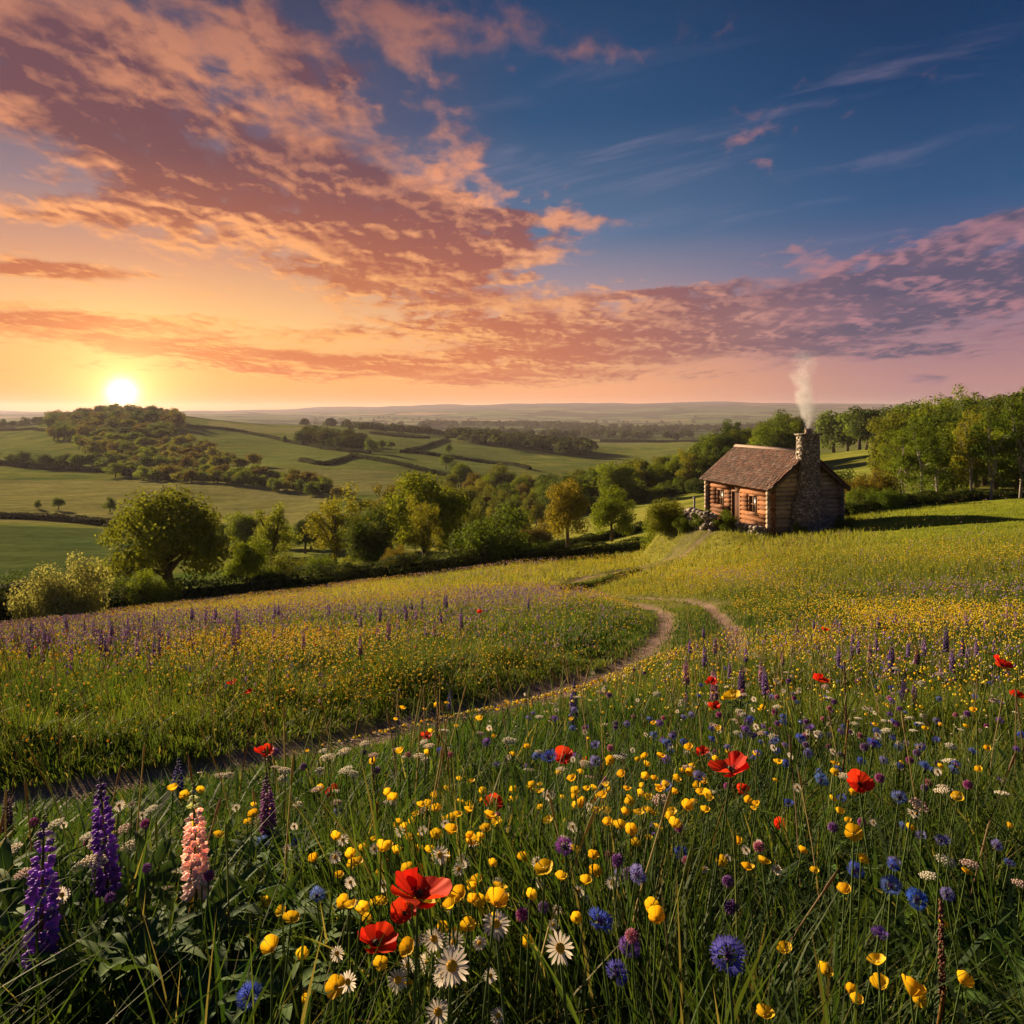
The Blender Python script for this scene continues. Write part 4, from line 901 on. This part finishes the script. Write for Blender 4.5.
# ------------------------------------------------------------------ flower prototypes
def curve_pts(h=1, b=.08, n=6): return [(b*math.sin(1.6*i/n)*(i/n), .3*b*math.sin(3*i/n), h*i/n) for i in range(n+1)]
def petal(mb, R, ang, half, cup, ruff, col, tw=0, n=7, m=6, lift=0, z0=0, tip=None, droop=0):
    V = []; Q = []; cl = []
    for j in range(m+1):
        r = j/m
        for i in range(n+1):
            a = (i/n*2-1); wdt = half*(1 if tip is None else (math.sin(math.pi*min(1, .12+r*.95))**tip))
            an = ang+a*wdt*(1 if tip is None else .35+.65*(1 if r > 0 else 0)); rr = R*r*(1-.10*a*a*r)
            z = cup*R*r**1.5+z0+ruff*R*r*r*math.sin(a*5+tw)*.42+ruff*R*r*r*math.cos(a*14+tw*2)*.09+ruff*.05*R*r*math.sin(a*31+r*4)-droop*R*r**3; rr *= 1+ruff*.15*math.sin(a*9+tw)*r
            V.append((rr*math.cos(an), rr*math.sin(an), z+lift*r)); cl.append(np.array(col)*(.82+.25*r))
    for j in range(m):
        for i in range(n): Q.append((j*(n+1)+i, j*(n+1)+i+1, (j+1)*(n+1)+i+1, (j+1)*(n+1)+i))
    mb.add(V, Q=Q, col=np.array(cl)); return mb
def stemmesh(r=.0016, b=.10, col=(.10,.15,.04), n=6): return MB().tube(curve_pts(1, b, 7), [r*1.3]+[r]*7, n, col, False).mesh('stem', M_STEM, True)
ST = {False: None}
STEMS = [stemmesh(.0018, b) for b in (.02, .06, -.05)]
def narrow_leaf(L_=.16, wd=.012, bend=.6, col=(.07,.12,.03)):
    V = []; Q = []; n = 7
    for i in range(n+1):
        t = i/n; w_ = wd*math.sin(math.pi*min(.98, t*.9+.1)); x = L_*t; z = L_*(.7*t-bend*t*t)
        V += [(x, -w_/2, z+.1*w_), (x, 0, z-.1*w_), (x, w_/2, z+.1*w_)]
    for i in range(n): k = i*3; Q += [(k, k+3, k+4, k+1), (k+1, k+4, k+5, k+2)]
    return MB().add(V, Q=Q, col=col)
LEAF1 = narrow_leaf().mesh('leaf', M_STEM, True); LEAF2 = narrow_leaf(.12, .02, .9, (.06,.10,.025)).mesh('leaf', M_STEM, True)
# poppy (radius 1 unit = flower radius)
POP = []
for v in range(3):
    pe = []
    for k in range(4):
        mb = MB(); outer = k < 2
        petal(mb, 1.0*random.uniform(.92, 1.06), (math.pi*k if outer else math.pi*k+math.pi/2)+random.uniform(-.1, .1), 1.12 if outer else 1.0, .28 if outer else .46, .15, (.72,.030,.012) if k % 2 else (.78,.055,.015), tw=k*1.7+v, n=22, m=9, z0=0 if outer else .05)
        pe.append(mb.mesh('petal', M_PETAL, True))
    ce = MB().blob((0,0,.16), (.13,.13,.16), (.06,.08,.03), 8, 5)
    for i in range(26):
        a = random.uniform(0, 6.28); r = random.uniform(.16, .30); ce.tube([(0,0,.05), (r*math.cos(a), r*math.sin(a), random.uniform(.12, .28))], .008, 3, (.02,.015,.03), False); ce.blob((r*math.cos(a), r*math.sin(a), .27), (.025,.025,.03), (.015,.012,.025), 4, 3)
    POP.append((pe, ce.mesh('centre', M_PART)))
# daisy
DAI = []
for v in range(2):
    mb = MB(); npet = 17+v*3
    for k in range(npet):
        petal(mb, random.uniform(.88, 1.05), 2*math.pi*k/npet+random.uniform(-.05, .05), .145, random.uniform(-.10, .12), .0, (.78,.76,.70), n=2, m=5, tip=.30, droop=random.uniform(0, .22), z0=random.uniform(-.01, .01))
    ce = MB().blob((0,0,.03), (.27,.27,.14), (.78,.42,.02), 12, 6)
    for i in range(60): a = i*2.4; r = .25*math.sqrt(i/60); ce.blob((r*math.cos(a), r*math.sin(a), .03+.135*math.sqrt(max(0, 1-(r/.27)**2))), (.022,.022,.03), (.82,.50,.03), 4, 3)
    DAI.append((mb.mesh('petals', M_PETAL, True), ce.mesh('centre', M_PART)))
# buttercup
BUT = []
for v, cup in enumerate((.70, 1.0, .45)):
    mb = MB()
    for k in range(5): petal(mb, random.uniform(.9, 1.05), 2*math.pi*k/5+random.uniform(-.08,.08), .60, cup, .07, (.85,.55,.015), tw=k, n=4, m=5, z0=.03*(k % 2))
    ce = MB().blob((0,0,.18), (.2,.2,.2), (.70,.50,.04), 8, 4)
    for i in range(14): a = 6.28*i/14; ce.tube([(0,0,.1), (.28*math.cos(a), .28*math.sin(a), .42)], .02, 3, (.8,.55,.05), False)
    BUT.append((mb.mesh('petals', M_PETAL, True), ce.mesh('centre', M_PART)))
# cornflower
COR = []
for v in range(2):
    mb = MB()
    for k in range(11):
        a = 2*math.pi*k/11+random.uniform(-.12, .12); el_ = random.uniform(.1, .55); dr_ = Vector((math.cos(a)*math.cos(el_), math.sin(a)*math.cos(el_), math.sin(el_))); sd_ = dr_.cross(Vector((0,0,1))).normalized(); upv = sd_.cross(dr_)
        L0, L1 = random.uniform(.40, .5), random.uniform(.85, 1.08)
        b0 = Vector((0,0,.1))+dr_*.12; b1 = Vector((0,0,.1))+dr_*L0; V = [b0, b1-sd_*.06, b1+sd_*.06]; T_ = [(0,1,2)]
        for t in range(5):
            q_ = (t-2)/2; tip_ = Vector((0,0,.1))+dr_*(L1-.12*abs(q_))+sd_*q_*.30+upv*random.uniform(.0, .14); i0 = len(V)
            V += [b1+sd_*(q_*.07-.045), b1+sd_*(q_*.07+.045), tip_-sd_*.05-dr_*.16+upv*.02, tip_+sd_*.05-dr_*.16+upv*.02, tip_]; T_ += [(i0, i0+1, i0+3), (i0, i0+3, i0+2), (i0+2, i0+3, i0+4)]
        mb.add([tuple(x_) for x_ in V], T=T_, col=(1,1,1))
    ce = MB()
    for i in range(26): a = i*2.4; r = .34*math.sqrt(i/26); ce.tube([(r*.4*math.cos(a), r*.4*math.sin(a), .1), (r*math.cos(a), r*math.sin(a), .50-r*.3)], [.03, .012], 3, (.16,.05,.32), True)
    cal = MB().blob((0,0,-.18), (.22,.22,.32), (.09,.11,.04), 8, 6)
    COR.append((mb.mesh('petals', M_PETAL), ce.mesh('centre', M_PART), cal.mesh('calyx', M_STEM, True)))
# lupin spike: unit length along z from 0 to 1, radius about .1
LUP = []
for v in range(3):
    mb = MB(); nw = 16
    for i in range(nw):
        t = i/(nw-1); z = .02+.93*t; r = .082*(1-t**3)**.75+.008; nf = 8 if t < .7 else 6
        for k in range(nf):
            a = 2*math.pi*(k+.5*(i % 2))/nf+random.uniform(-.15, .15); s = .031*(1-.50*t)*random.uniform(.85, 1.15); 
            if random.random() < (.12 if t < .25 else .05): continue
            br = random.uniform(.6, 1.3); cl_ = np.array((1-.3*max(0,.4-t), 1-.2*max(0,.4-t), 1))*br*(.75+.25*min(1, t*3)) if t < .86 else np.array((.7,.95,.6))*br
            Mr = Matrix.Rotation(a, 4, 'Z') @ Matrix.Rotation(-.35, 4, 'Y'); zz = z+random.uniform(-.008, .008)
            mb.blob((r*.72*math.cos(a), r*.72*math.sin(a), zz), (s*1.35, s*.72, s*.85), cl_, 6, 4, Mr)
            mb.blob((r*.60*math.cos(a), r*.60*math.sin(a), zz+s*.75), (s*.8, s*.8, s*.55), cl_*1.15, 5, 3, Mr)
    rc = MB().tube([(0,0,-.02),(0,0,.5),(.004,0,1.03)], [.013,.010,.004], 6, (.12,.11,.05)); 
    for i in range(8): rc.blob((.008*math.cos(i*2), .008*math.sin(i*2), .94+.012*i), (.010,.010,.012), (.30,.33,.12), 5, 3)
    LUP.append((mb.mesh('flower_spike', M_PETAL, True), rc.mesh('stalk', M_STEM, True)))
mb = MB(); nl = 9
for k in range(nl):
    a = 2*math.pi*k/nl; lf = narrow_leaf(1.0, .20, .55, np.array((.045,.085,.03))*random.uniform(.85, 1.2)); V = lf.V[0].copy(); V[:, 2] += .05*math.sin(k*3.3)
    c_, s_ = math.cos(a), math.sin(a); V2 = V.copy(); V2[:, 0] = V[:, 0]*c_-V[:, 1]*s_; V2[:, 1] = V[:, 0]*s_+V[:, 1]*c_; mb.add(V2, Q=lf.Q[0], col=lf.C[0])
mb.tube([(0,0,-.6), (0.02,0,0)], .02, 5, (.07,.10,.04)); PALM = mb.mesh('palmate_leaf', M_STEM, True)
# yarrow head, clover head, dock spike, plantain
mb = MB()
for i in range(34): a = i*2.4; r = math.sqrt(i/34); mb.blob((r*math.cos(a), r*math.sin(a), .12*(1-r*r)+random.uniform(-.04, .04)), (.16,.16,.08), np.array((.72,.68,.56))*random.uniform(.85, 1.1), 5, 3)
ray = MB()
for i in range(12): a = 6.28*i/12; r = random.uniform(.4, .9); ray.tube([(0,0,-.8), (r*.6*math.cos(a), r*.6*math.sin(a), -.3), (r*math.cos(a), r*math.sin(a), 0)], .02, 3, (.12,.16,.06), False)
YAR = (mb.mesh('flower_cluster', M_PETAL), ray.mesh('rays', M_STEM))
mb = MB()
for i in range(70):
    z = 1-2*(i+.5)/70; r = math.sqrt(1-z*z); a = i*2.4; mb.tube([(r*.5*math.cos(a), r*.5*math.sin(a), z*.5), (r*math.cos(a), r*math.sin(a), z*.9)], [.13, .05], 4, np.array((1,1,1))*random.uniform(.75, 1.2))
CLO = mb.mesh('flower_head', M_PETAL)
DOC = []
for v in range(2):
    mb = MB()
    for i in range(260): t = random.random(); a = random.uniform(0, 6.28); r = .035*(1-.5*t)*random.uniform(.4, 1); mb.blob((r*math.cos(a), r*math.sin(a), t), (.013,.013,.012), np.array((.15,.055,.035))*random.uniform(.6, 1.3), 5, 3)
    DOC.append(mb.mesh('seed_spike', M_PART))

def gz(X, Y): return float(zter(np.array([X]), np.array([Y]))[0])
def flower(name, X, Y, ztop, label, cat, group, build, tilt=(.5, None), minh=.05):
    z0 = gz(X, Y); h = max(minh, ztop-z0); rt = bpy.data.objects.new(name, None); COL.objects.link(rt); rt.location = (X, Y, z0); rt.empty_display_size = .02
    rz_ = random.uniform(-.6, .6); rt.rotation_euler = (0, 0, rz_); tag(rt, label, cat, group); e = build(rt, h)
    ex = e[0]*math.cos(rz_)-e[1]*math.sin(rz_); ey = e[0]*math.sin(rz_)+e[1]*math.cos(rz_); rt.location = (X-ex, Y-ey, z0); return rt
def stem_to(rt, h, r=1.0, col=(1,1,1)):
    i = random.randrange(3); b_ = (.02, .06, -.05)[i]; link('stem', STEMS[i], rt, sc=(r*h if False else 1.0*r, r, h), color=col)
    return (b_*math.sin(1.6)*r, .3*b_*math.sin(3)*r, h)
def fpos(px, row, size, D):
    Y = F*D/size; return (px-512)/F*Y, Y, -(row-HZ)/F*Y
def hpos(px, row, h):
    t = (row-HZ)/F; Y = (1.1-h)/max(t-.2, .02); X = (px-512)/F*Y
    for _ in range(4):
        z = gz(X, Y)+h; Y = -z/t if z < 0 else Y; X = (px-512)/F*Y
    return X, Y, -t*Y
def facing(t0, spread=.35): # tilt the bloom towards the camera
    return (t0+random.uniform(-spread, spread)*.6, random.uniform(-spread, spread), random.uniform(0, 6.28))
def rotf(t0, spread): 
    a = Matrix.Rotation(t0+random.uniform(-spread, spread), 3, 'X') @ Matrix.Rotation(random.uniform(-spread, spread), 3, 'Y') @ Matrix.Rotation(random.uniform(0, 6.28), 3, 'Z'); return a.to_euler()
def poppy(X, Y, Z, D, label, group=None, tilt=.25, v=None, squash=(1,1,1), shade=1):
    def bl(rt, h):
        e = stem_to(rt, h-D*.1, 1.2); p = POP[v if v is not None else random.randrange(3)]; ro = rotf(tilt, .25); s = D/2
        for m_ in p[0]: link('petal', m_, rt, e, ro, (s*squash[0], s*squash[1], s*squash[2]), (shade,)*3)
        link('centre', p[1], rt, e, ro, s)
        link('leaf', LEAF1, rt, (0,0,.1*h), (0,0,random.uniform(0,6)), 1.0, (1,1,1)); return e
    return flower('poppy', X, Y, Z, label, 'poppy', group, bl)
def daisy(X, Y, Z, D, label, group=None, tilt=.75):
    def bl(rt, h):
        e = stem_to(rt, h, 1.1); p = random.choice(DAI); ro = rotf(tilt, .22); s = D/2
        link('petals', p[0], rt, e, ro, s, (1,1,1)); link('centre', p[1], rt, e, ro, s); link('leaf', LEAF2, rt, (0,0,.2*h), (0,0,random.uniform(0,6)), .7, (1,1,1)); return e
    return flower('daisy', X, Y, Z, label, 'daisy', group, bl)
def butter(X, Y, Z, D, label, group=None):
    def bl(rt, h):
        e = stem_to(rt, h, .85); p = random.choice(BUT); ro = rotf(.35, .4); s = D/2
        link('petals', p[0], rt, e, ro, s, random.choice([(1,1,1),(1,.9,.8),(1.05,1.05,1.2)])); link('centre', p[1], rt, e, ro, s); return e
    return flower('buttercup', X, Y, Z, label, 'buttercup', group, bl)
BLUE = (.07,.12,.62); VIO = (.20,.10,.50)
def cornf(X, Y, Z, D, label, group=None, col=BLUE, tilt=.45):
    def bl(rt, h):
        e = stem_to(rt, h-D*.2, 1.0); p = random.choice(COR); ro = rotf(tilt, .25); s = D/2
        link('petals', p[0], rt, e, ro, s, col); link('centre', p[1], rt, e, ro, s); link('calyx', p[2], rt, e, ro, s, (1,1,1)); link('leaf', LEAF1, rt, (0,0,.35*h), (0,0,random.uniform(0,6)), .7, (1,1,1)); return e
    return flower('cornflower', X, Y, Z, label, 'cornflower', group, bl)
def lupin(px, rtop, rbot, Ls, label, col, group=None, leaves=3, Yf_=None, fat=1.0):
    Y = F*Ls/(rbot-rtop) if Yf_ is None else Yf_; X = (px-512)/F*Y; zb = -(rbot-HZ)/F*Y
    def bl(rt, h):
        link('stem', STEMS[0], rt, sc=(2.2, 2.2, h), color=(.9,.8,.9)); p = random.choice(LUP); e = (.02*2.2, .0, h)
        ro = (random.uniform(-.05,.05), random.uniform(-.05,.05), random.uniform(0,6)); f_ = fat*1.15
        link('flower_spike', p[0], rt, e, ro, (Ls*f_, Ls*f_, Ls), col); link('stalk', p[1], rt, e, ro, (Ls*f_, Ls*f_, Ls), (1,1,1))
        for i in range(leaves): a = i*2.2+random.uniform(0,1); link('leaf', PALM, rt, (.05*math.cos(a), .05*math.sin(a), h*random.uniform(.45,.85)), (random.uniform(-.4,.4), random.uniform(-.4,.4), a), random.uniform(.08,.13), (1,1,1))
        return e
    return flower('lupin', X, Y, zb, label, 'lupin', group, bl)
def yarrow(X, Y, Z, D, label, group=None, col=(1,1,1)):
    def bl(rt, h):
        e = stem_to(rt, h, 1.0); s = D/2; ro = (random.uniform(-.2,.35), random.uniform(-.25,.25), 0); link('flower_cluster', YAR[0], rt, e, ro, s, col); link('rays', YAR[1], rt, e, ro, s, (1,1,1)); return e
    return flower('yarrow', X, Y, Z, label, 'yarrow', group, bl)
def clover(X, Y, Z, D, label, group=None, col=(.45,.12,.35)):
    def bl(rt, h):
        e = stem_to(rt, h, 1.0); link('flower_head', CLO, rt, e, (0,0,random.uniform(0,6)), D/2, col); return e
    return flower('clover', X, Y, Z, label, 'clover', group, bl)
def dock(px, rtop, rbot, Ls, label, group=None, wd=1.0, col=None):
    Y = F*Ls/(rbot-rtop); X = (px-512)/F*Y; zb = -(rbot-HZ)/F*Y
    def bl(rt, h):
        link('stem', STEMS[0], rt, sc=(2.0, 2.0, h+.0), color=(2.2,.8,.7)); link('seed_spike', random.choice(DOC), rt, (.03, 0, h-.01), (random.uniform(-.05,.05), random.uniform(-.05,.05), 0), (Ls*wd, Ls*wd, Ls)); return (.03, 0, h)
    return flower('dock', X, Y, zb, label, 'dock', group, bl)

# --- the blooms one can pick out
PL = [(418,893,60,.082,'largest open red poppy, low left of centre',.1),(404,912,28,.05,'half open red poppy bud just under the largest poppy',.5),(375,942,42,.07,'red poppy low left below the largest poppy',.1),
      (731,768,40,.082,'broad red poppy right of centre above the buttercup drift',-.1),(859,782,26,.062,'upright scarlet poppy at right beside blue cornflowers',.7),(493,803,19,.055,'small red poppy above the buttercups at centre',.4),
      (598,802,17,.06,'small orange red poppy left of the buttercup drift',.4),(264,752,20,.07,'red poppy standing against the dirt track',.3),(565,755,20,.07,'red poppy between two blue cornflowers beside the track',.8),
      (586,763,12,.05,'tiny red poppy right of the poppy between cornflowers',.5),(333,791,14,.05,'orange red poppy left among white flowers',.5),(779,824,14,.045,'dark crimson poppy bud right of the buttercup drift',.5),
      (828,842,13,.05,'small vermilion poppy below the upright scarlet one',.5),(703,752,14,.055,'little red poppy up left of the broad poppy',.3),(742,789,13,.045,'small rusty poppy just under the broad poppy',.4),
      (711,682,13,.065,'distant red poppy left of the mauve lupin',.3),(820,680,17,.07,'red poppy at upper right by violet flowers',.3),(1001,664,19,.07,'red poppy near the right edge on the skyline of flowers',.3),(1017,695,14,.065,'red poppy cut by the right edge',.3),
      (714,706,13,.06,'orange poppy below the distant red poppy',.3),(427,736,12,.05,'small red poppy over a yellow bloom by the track',.4),(825,630,8,.07,'far red poppy at right behind the lupins',.3),(232,683,10,.07,'far red poppy in the left meadow beyond the track',.3),
      (249,692,8,.06,'faint orange poppy next to the far red poppy',.3),(52,669,7,.07,'tiny poppy in the left lupin field',.3),(480,612,6,.07,'tiny red poppy in the purple carpet',.3),(800,750,9,.05,'tiny red bloom above the scarlet poppy',.3)]
for px, row, sz, D, lb, tl in PL: X, Y, Z = fpos(px, row, sz, D); poppy(X, Y, Z, D, lb, None, tl, squash=(1,1,1.15))
for px, row, sz, lb in [(496,924,33,'white daisy at centre just above the others'),(560,948,36,'white daisy alone right of centre at the bottom'),(452,966,42,'largest white daisy with broad yellow centre at the bottom'),(434,939,27,'small daisy behind the largest daisy, upper left'),
                    (454,942,25,'small daisy just above the largest daisy'),(428,962,24,'tilted daisy touching the left of the largest daisy'),(398,980,27,'daisy low left of the largest daisy'),(438,1012,30,'daisy cut near the bottom edge'),(414,1010,22,'cream daisy seen from the side at the bottom edge'),
                    (440,855,22,'ragged white daisy among buttercups'),(462,862,20,'white daisy with short petals right of the ragged one')]:
    X, Y, Z = fpos(px, row, sz, .043); daisy(X, Y, Z, .043, lb, None, .7 if sz > 24 else .9)
for px, row, sz, lb, cl_ in [(599,917,31,'bright blue cornflower right of the central daisies',BLUE),(728,948,42,'largest blue violet cornflower at the bottom right of centre',(.13,.13,.60)),(615,969,30,'blue cornflower low centre beneath the bright one',(.10,.10,.50)),
                         (250,993,30,'blue cornflower at the bottom left',BLUE),(916,896,24,'vivid blue cornflower at the lower right',(.05,.13,.65)),(854,868,20,'flattened blue cornflower at right of the yellow blooms',BLUE),(549,755,20,'blue cornflower left of the poppy by the track',BLUE),
                         (576,756,12,'small violet cornflower right of the poppy by the track',VIO),(565,843,22,'purple cornflower above the lower poppies, right of centre',(.28,.08,.45)),(347,830,13,'tiny blue cornflower left of centre',BLUE),(820,778,17,'blue cornflower left of the upright scarlet poppy',(.10,.2,.6)),
                         (899,795,18,'pale blue cornflower in the right meadow',(.16,.22,.6)),(925,766,18,'blue cornflower high in the right meadow',(.1,.18,.6)),(873,742,18,'blue cornflower at right above the poppies',BLUE),(633,891,18,'faded mauve cornflower right of the bright blue one',(.25,.16,.35)),
                         (598,817,15,'blue cornflower under the small orange poppy',(.12,.12,.5)),(487,741,11,'violet cornflower by the path edge',VIO),(450,748,9,'small blue cornflower near the path',BLUE)]:
    X, Y, Z = fpos(px, row, sz, .045); cornf(X, Y, Z, .045, lb, None, cl_)
PUR = (.40,.18,.72); PNK = (1.05,.84,.80); MAU = (.42,.20,.45); BLP = (.13,.10,.42)
for px, a, c_, Ls, lb, cl_, lv, ft in [(40,822,962,.25,'tallest deep purple lupin at the lower left edge',PUR,4,1.15),(107,772,890,.24,'dark violet lupin with a pale tip, second from the left',(.32,.13,.62),4,1.0),(196,785,896,.22,'pale pink lupin at lower left',PNK,4,1.15),
                               (269,775,838,.17,'mauve pink lupin right of the pale pink one',MAU,3,1.25),(177,757,806,.20,'small blue violet lupin against the track',BLP,2,1.2),(20,880,925,.12,'faded peach lupin behind the tallest purple one',(.75,.40,.30),2,1.3),
                               (573,678,726,.26,'thin dark purple lupin standing over the track at centre',(.15,.10,.38),2,.9),(450,688,712,.18,'short blue violet lupin on the edge of the track',BLP,1,1.1),(741,664,698,.20,'violet lupin right of the distant poppy',(.22,.12,.36),2,1.1),
                               (891,639,672,.22,'tall violet lupin in the upper right meadow',(.2,.12,.38),2,.95),(903,672,704,.19,'dark purple lupin below the tall violet one',(.15,.08,.3),2,1.0),(946,624,652,.22,'violet lupin on the upper right, left of two close spikes',(.18,.12,.36),1,1.0),
                               (962,634,656,.2,'short violet lupin, right of two close spikes',(.2,.13,.38),1,1.0),(687,690,716,.18,'pinkish lupin left of the distant poppy',(.34,.16,.36),1,1.1),(818,798,822,.10,'small pink lupin left of the pale cornflower',(.7,.28,.45),1,1.6),
                               (690,717,735,.12,'fuzzy brown mauve lupin at right of the path bend',(.3,.2,.25),1,1.4),(917,645,664,.14,'brownish purple lupin between the tall spikes at upper right',(.28,.12,.2),1,1.2),(8,785,835,.16,'faded grey mauve lupin at the left edge by the track',(.3,.18,.28),2,1.0)]:
    lupin(px, a, c_, Ls, lb, cl_, None, lv, fat=ft)
for px, a, c_, Ls, lb, wd_ in [(374,752,802,.14,'upright brown dock spike left of centre',1.0),(942,892,990,.17,'thick dark brown dock spike at the lower right',1.0),(384,835,860,.06,'short dark dock spike above the buttercups',1.6),(437,692,735,.18,'thin rusty dock spike near the path',.9),
                          (528,690,726,.2,'thin brown dock spike at centre beyond the daisies',.7),(179,862,930,.16,'brown seed spike behind the pink lupin leaves',.6),(846,660,720,.22,'tall thin reddish dock at right',.6),(778,712,742,.14,'dark red dock at right of the path bend',.9)]:
    dock(px, a, c_, Ls, lb, None, wd_)
# --- repeated smaller blooms
def zone(px, row):
    hz_ = 'left' if px < 341 else ('middle' if px < 683 else 'right')
    return hz_, ('nearest rows' if row > 880 else 'mid foreground' if row > 770 else 'far foreground')
used = 0
def scat(fn, n, areas, D, hr, what, name_grp, ymax=8, **kw):
    c_ = 0; tries = 0
    while c_ < n and tries < n*30:
        tries += 1; ar = random.choices(areas, [a[4] for a in areas])[0]
        px = random.gauss(ar[0], ar[2]); row = random.gauss(ar[1], ar[3])
        if not (-15 < px < 1040 and 640 < row < 1035): continue
        h = random.uniform(*hr); X, Y, Z = hpos(px, row, h)
        if not (.85 < Y < ymax): continue
        cap = float(hcap(np.array([X]), np.array([Y]))[0]); g0 = gz(X, Y)
        if Z-g0 > cap+.05 or Z-g0 < .1: continue
        d1, d2 = pathd(np.array([X]), np.array([Y]))
        if min(d1[0], d2[0]) < .4: continue
        zx, zr = zone(px, row); lab = '%s in the %s of the %s meadow' % (what, zr, zx)
        k2 = {a: (b_() if callable(b_) else b_) for a, b_ in kw.items()}
        fn(X, Y, Z, D*random.uniform(.8, 1.2), lab, '%s, %s %s' % (name_grp, zx, zr), **k2); c_ += 1
scat(butter, 285, [(640,795,55,22,30),(470,835,60,35,24),(400,870,40,30,9),(820,850,120,50,8),(940,730,70,50,8),(320,900,60,50,7),(230,815,40,20,4),(530,900,60,25,4),(480,715,60,10,6),(700,720,60,30,5),(390,740,60,14,4),(880,985,60,15,2)], .0245, (.36,.60), 'yellow buttercup', 'buttercups')
for px, row, sz, lb in [(911,996,26,'open yellow buttercup at the bottom right, beside a smaller one'),(880,989,19,'rounded buttercup just left of the open one at the bottom right'),(961,983,18,'yellow buttercup right of the dock spike'),(823,972,17,'yellow buttercup low right of the big cornflower'),(786,952,17,'buttercup right above the low one, beside the big cornflower'),
                    (440,880,0,''),(495,905,24,'orange yellow buttercup above the central daisy'),(461,895,18,'yellow buttercup right of the largest poppy'),(310,1001,18,'yellow buttercup at the bottom, left of two'),(337,990,17,'yellow buttercup at the bottom, right of two'),(854,834,18,'bright buttercup right of the small vermilion poppy'),(733,698,18,'big round yellow bloom by the violet lupin'),(545,870,20,'orange yellow bloom above the right daisy')]:
    if sz: Dd = .045 if row < 720 else .030; X, Y, Z = fpos(px, row, sz, Dd); butter(X, Y, Z, Dd, lb)
scat(cornf, 130, [(800,745,130,28,10),(880,700,90,25,6),(620,720,60,20,2),(900,840,80,50,3),(640,920,60,50,1),(280,840,60,40,1)], .036, (.36,.56), 'small blue cornflower', 'small cornflowers', col=lambda: random.choice([BLUE, (.12,.2,.6), VIO, (.2,.2,.55)]))
scat(yarrow, 120, [(400,745,60,16,2),(330,775,60,16,2),(700,700,120,25,6),(900,720,80,40,6),(130,850,80,25,4),(560,790,100,40,3),(960,860,50,40,1)], .040, (.34,.54), 'white yarrow head', 'yarrow', col=lambda: random.choice([(1.1,1.15,1.2),(1.1,1.1,1.1),(1.1,1.15,1.2),(1,.85,.95)]))
scat(clover, 90, [(760,710,120,30,6),(880,760,80,40,4),(600,720,60,20,2),(620,890,60,60,2),(120,860,80,40,2),(350,760,60,20,1)], .026, (.34,.56), 'mauve clover head', 'clover', col=lambda: random.choice([(.45,.14,.38),(.32,.16,.45),(.6,.28,.42),(.3,.2,.4)]))
scat(daisy, 150, [(435,975,45,28,3),(520,870,120,50,3),(760,690,150,30,6),(560,740,100,30,2),(900,760,80,50,3),(150,840,80,30,3),(420,850,80,40,2)], .028, (.34,.54), 'small white daisy', 'small daisies')
# lupins of the left meadow beyond the track and of the right
for i in range(110):
    px = random.choice([random.gauss(70, 60), random.gauss(230, 80), random.gauss(150, 110), random.gauss(380, 80)]); Y = random.uniform(7, 17); X = (px-512)/F*Y
    if not (-20 < px < 600): continue
    d1, d2 = pathd(np.array([X]), np.array([Y]))
    if min(d1[0], d2[0]) < .9: continue
    z = gz(X, Y)+random.uniform(.30, .48); Ls = random.uniform(.16, .26); rb = HZ-F*z/Y
    lupin(px, rb-F*Ls/Y, rb, Ls, 'violet lupin spike in the meadow left of the track bend', random.choice([(.50,.32,.62),(.42,.28,.60),(.36,.22,.52),(.60,.40,.60)]), 'lupins beyond the track', 0, fat=1.05)
for i in range(45):
    px = random.uniform(620, 1030); Y = random.uniform(4.5, 11); X = (px-512)/F*Y; d1, d2 = pathd(np.array([X]), np.array([Y]))
    if min(d1[0], d2[0]) < .9: continue
    z = gz(X, Y)+random.uniform(.30, .45); Ls = random.uniform(.12, .2); rb = HZ-F*z/Y
    lupin(px, rb-F*Ls/Y, rb, Ls, 'small mauve lupin spike in the meadow right of the track bend', random.choice([(.46,.30,.60),(.36,.22,.56),(.60,.36,.52)]), 'lupins right of the track', 0, fat=1.15)
# leafy lupin plants in the lower left
for i in range(46):
    px = random.uniform(-10, 330); row = random.uniform(860, 1010); X, Y, Z = hpos(px, row, random.uniform(.22, .42))
    def bl(rt, h):
        link('stem', STEMS[0], rt, sc=(2, 2, h), color=(1,1,1))
        for j in range(5): a = j*2.4; link('leaf', PALM, rt, (.06*math.cos(a), .06*math.sin(a), h*random.uniform(.6, 1.05)), (random.uniform(-.5,.5), random.uniform(-.5,.5), a), random.uniform(.09,.15), random.choice([(1.3,1.3,1.1),(1,1.15,1.2),(1.7,1.6,1.1)]))
        return (0, 0, h)
    flower('leafy_plant', X, Y, Z, 'leafy lupin plant without a bloom at the lower left', 'plant', 'leafy plants at the lower left', bl)
for i in range(80):
    px = random.uniform(300, 1035); row = random.uniform(840, 1015); X, Y, Z = hpos(px, row, random.uniform(.16, .34))
    def bl(rt, h):
        link('stem', STEMS[1], rt, sc=(1.5, 1.5, h), color=(1,1,1))
        for j in range(9): a = j*2.4; t = (j+1)/9; link('leaf', LEAF2, rt, (0, 0, h*t*.9), (random.uniform(-.3,.3), random.uniform(-.5,.3), a), random.uniform(1.1,1.9)*(1.2-.5*t), random.choice([(1.2,1.4,1.2),(1.6,1.7,1.2),(1.2,1.2,1)]))
        return (0, 0, h)
    flower('leafy_plant', X, Y, Z, 'leafy unflowered weed among the nearest flowers in the middle and right', 'plant', 'leafy weeds in the foreground', bl)
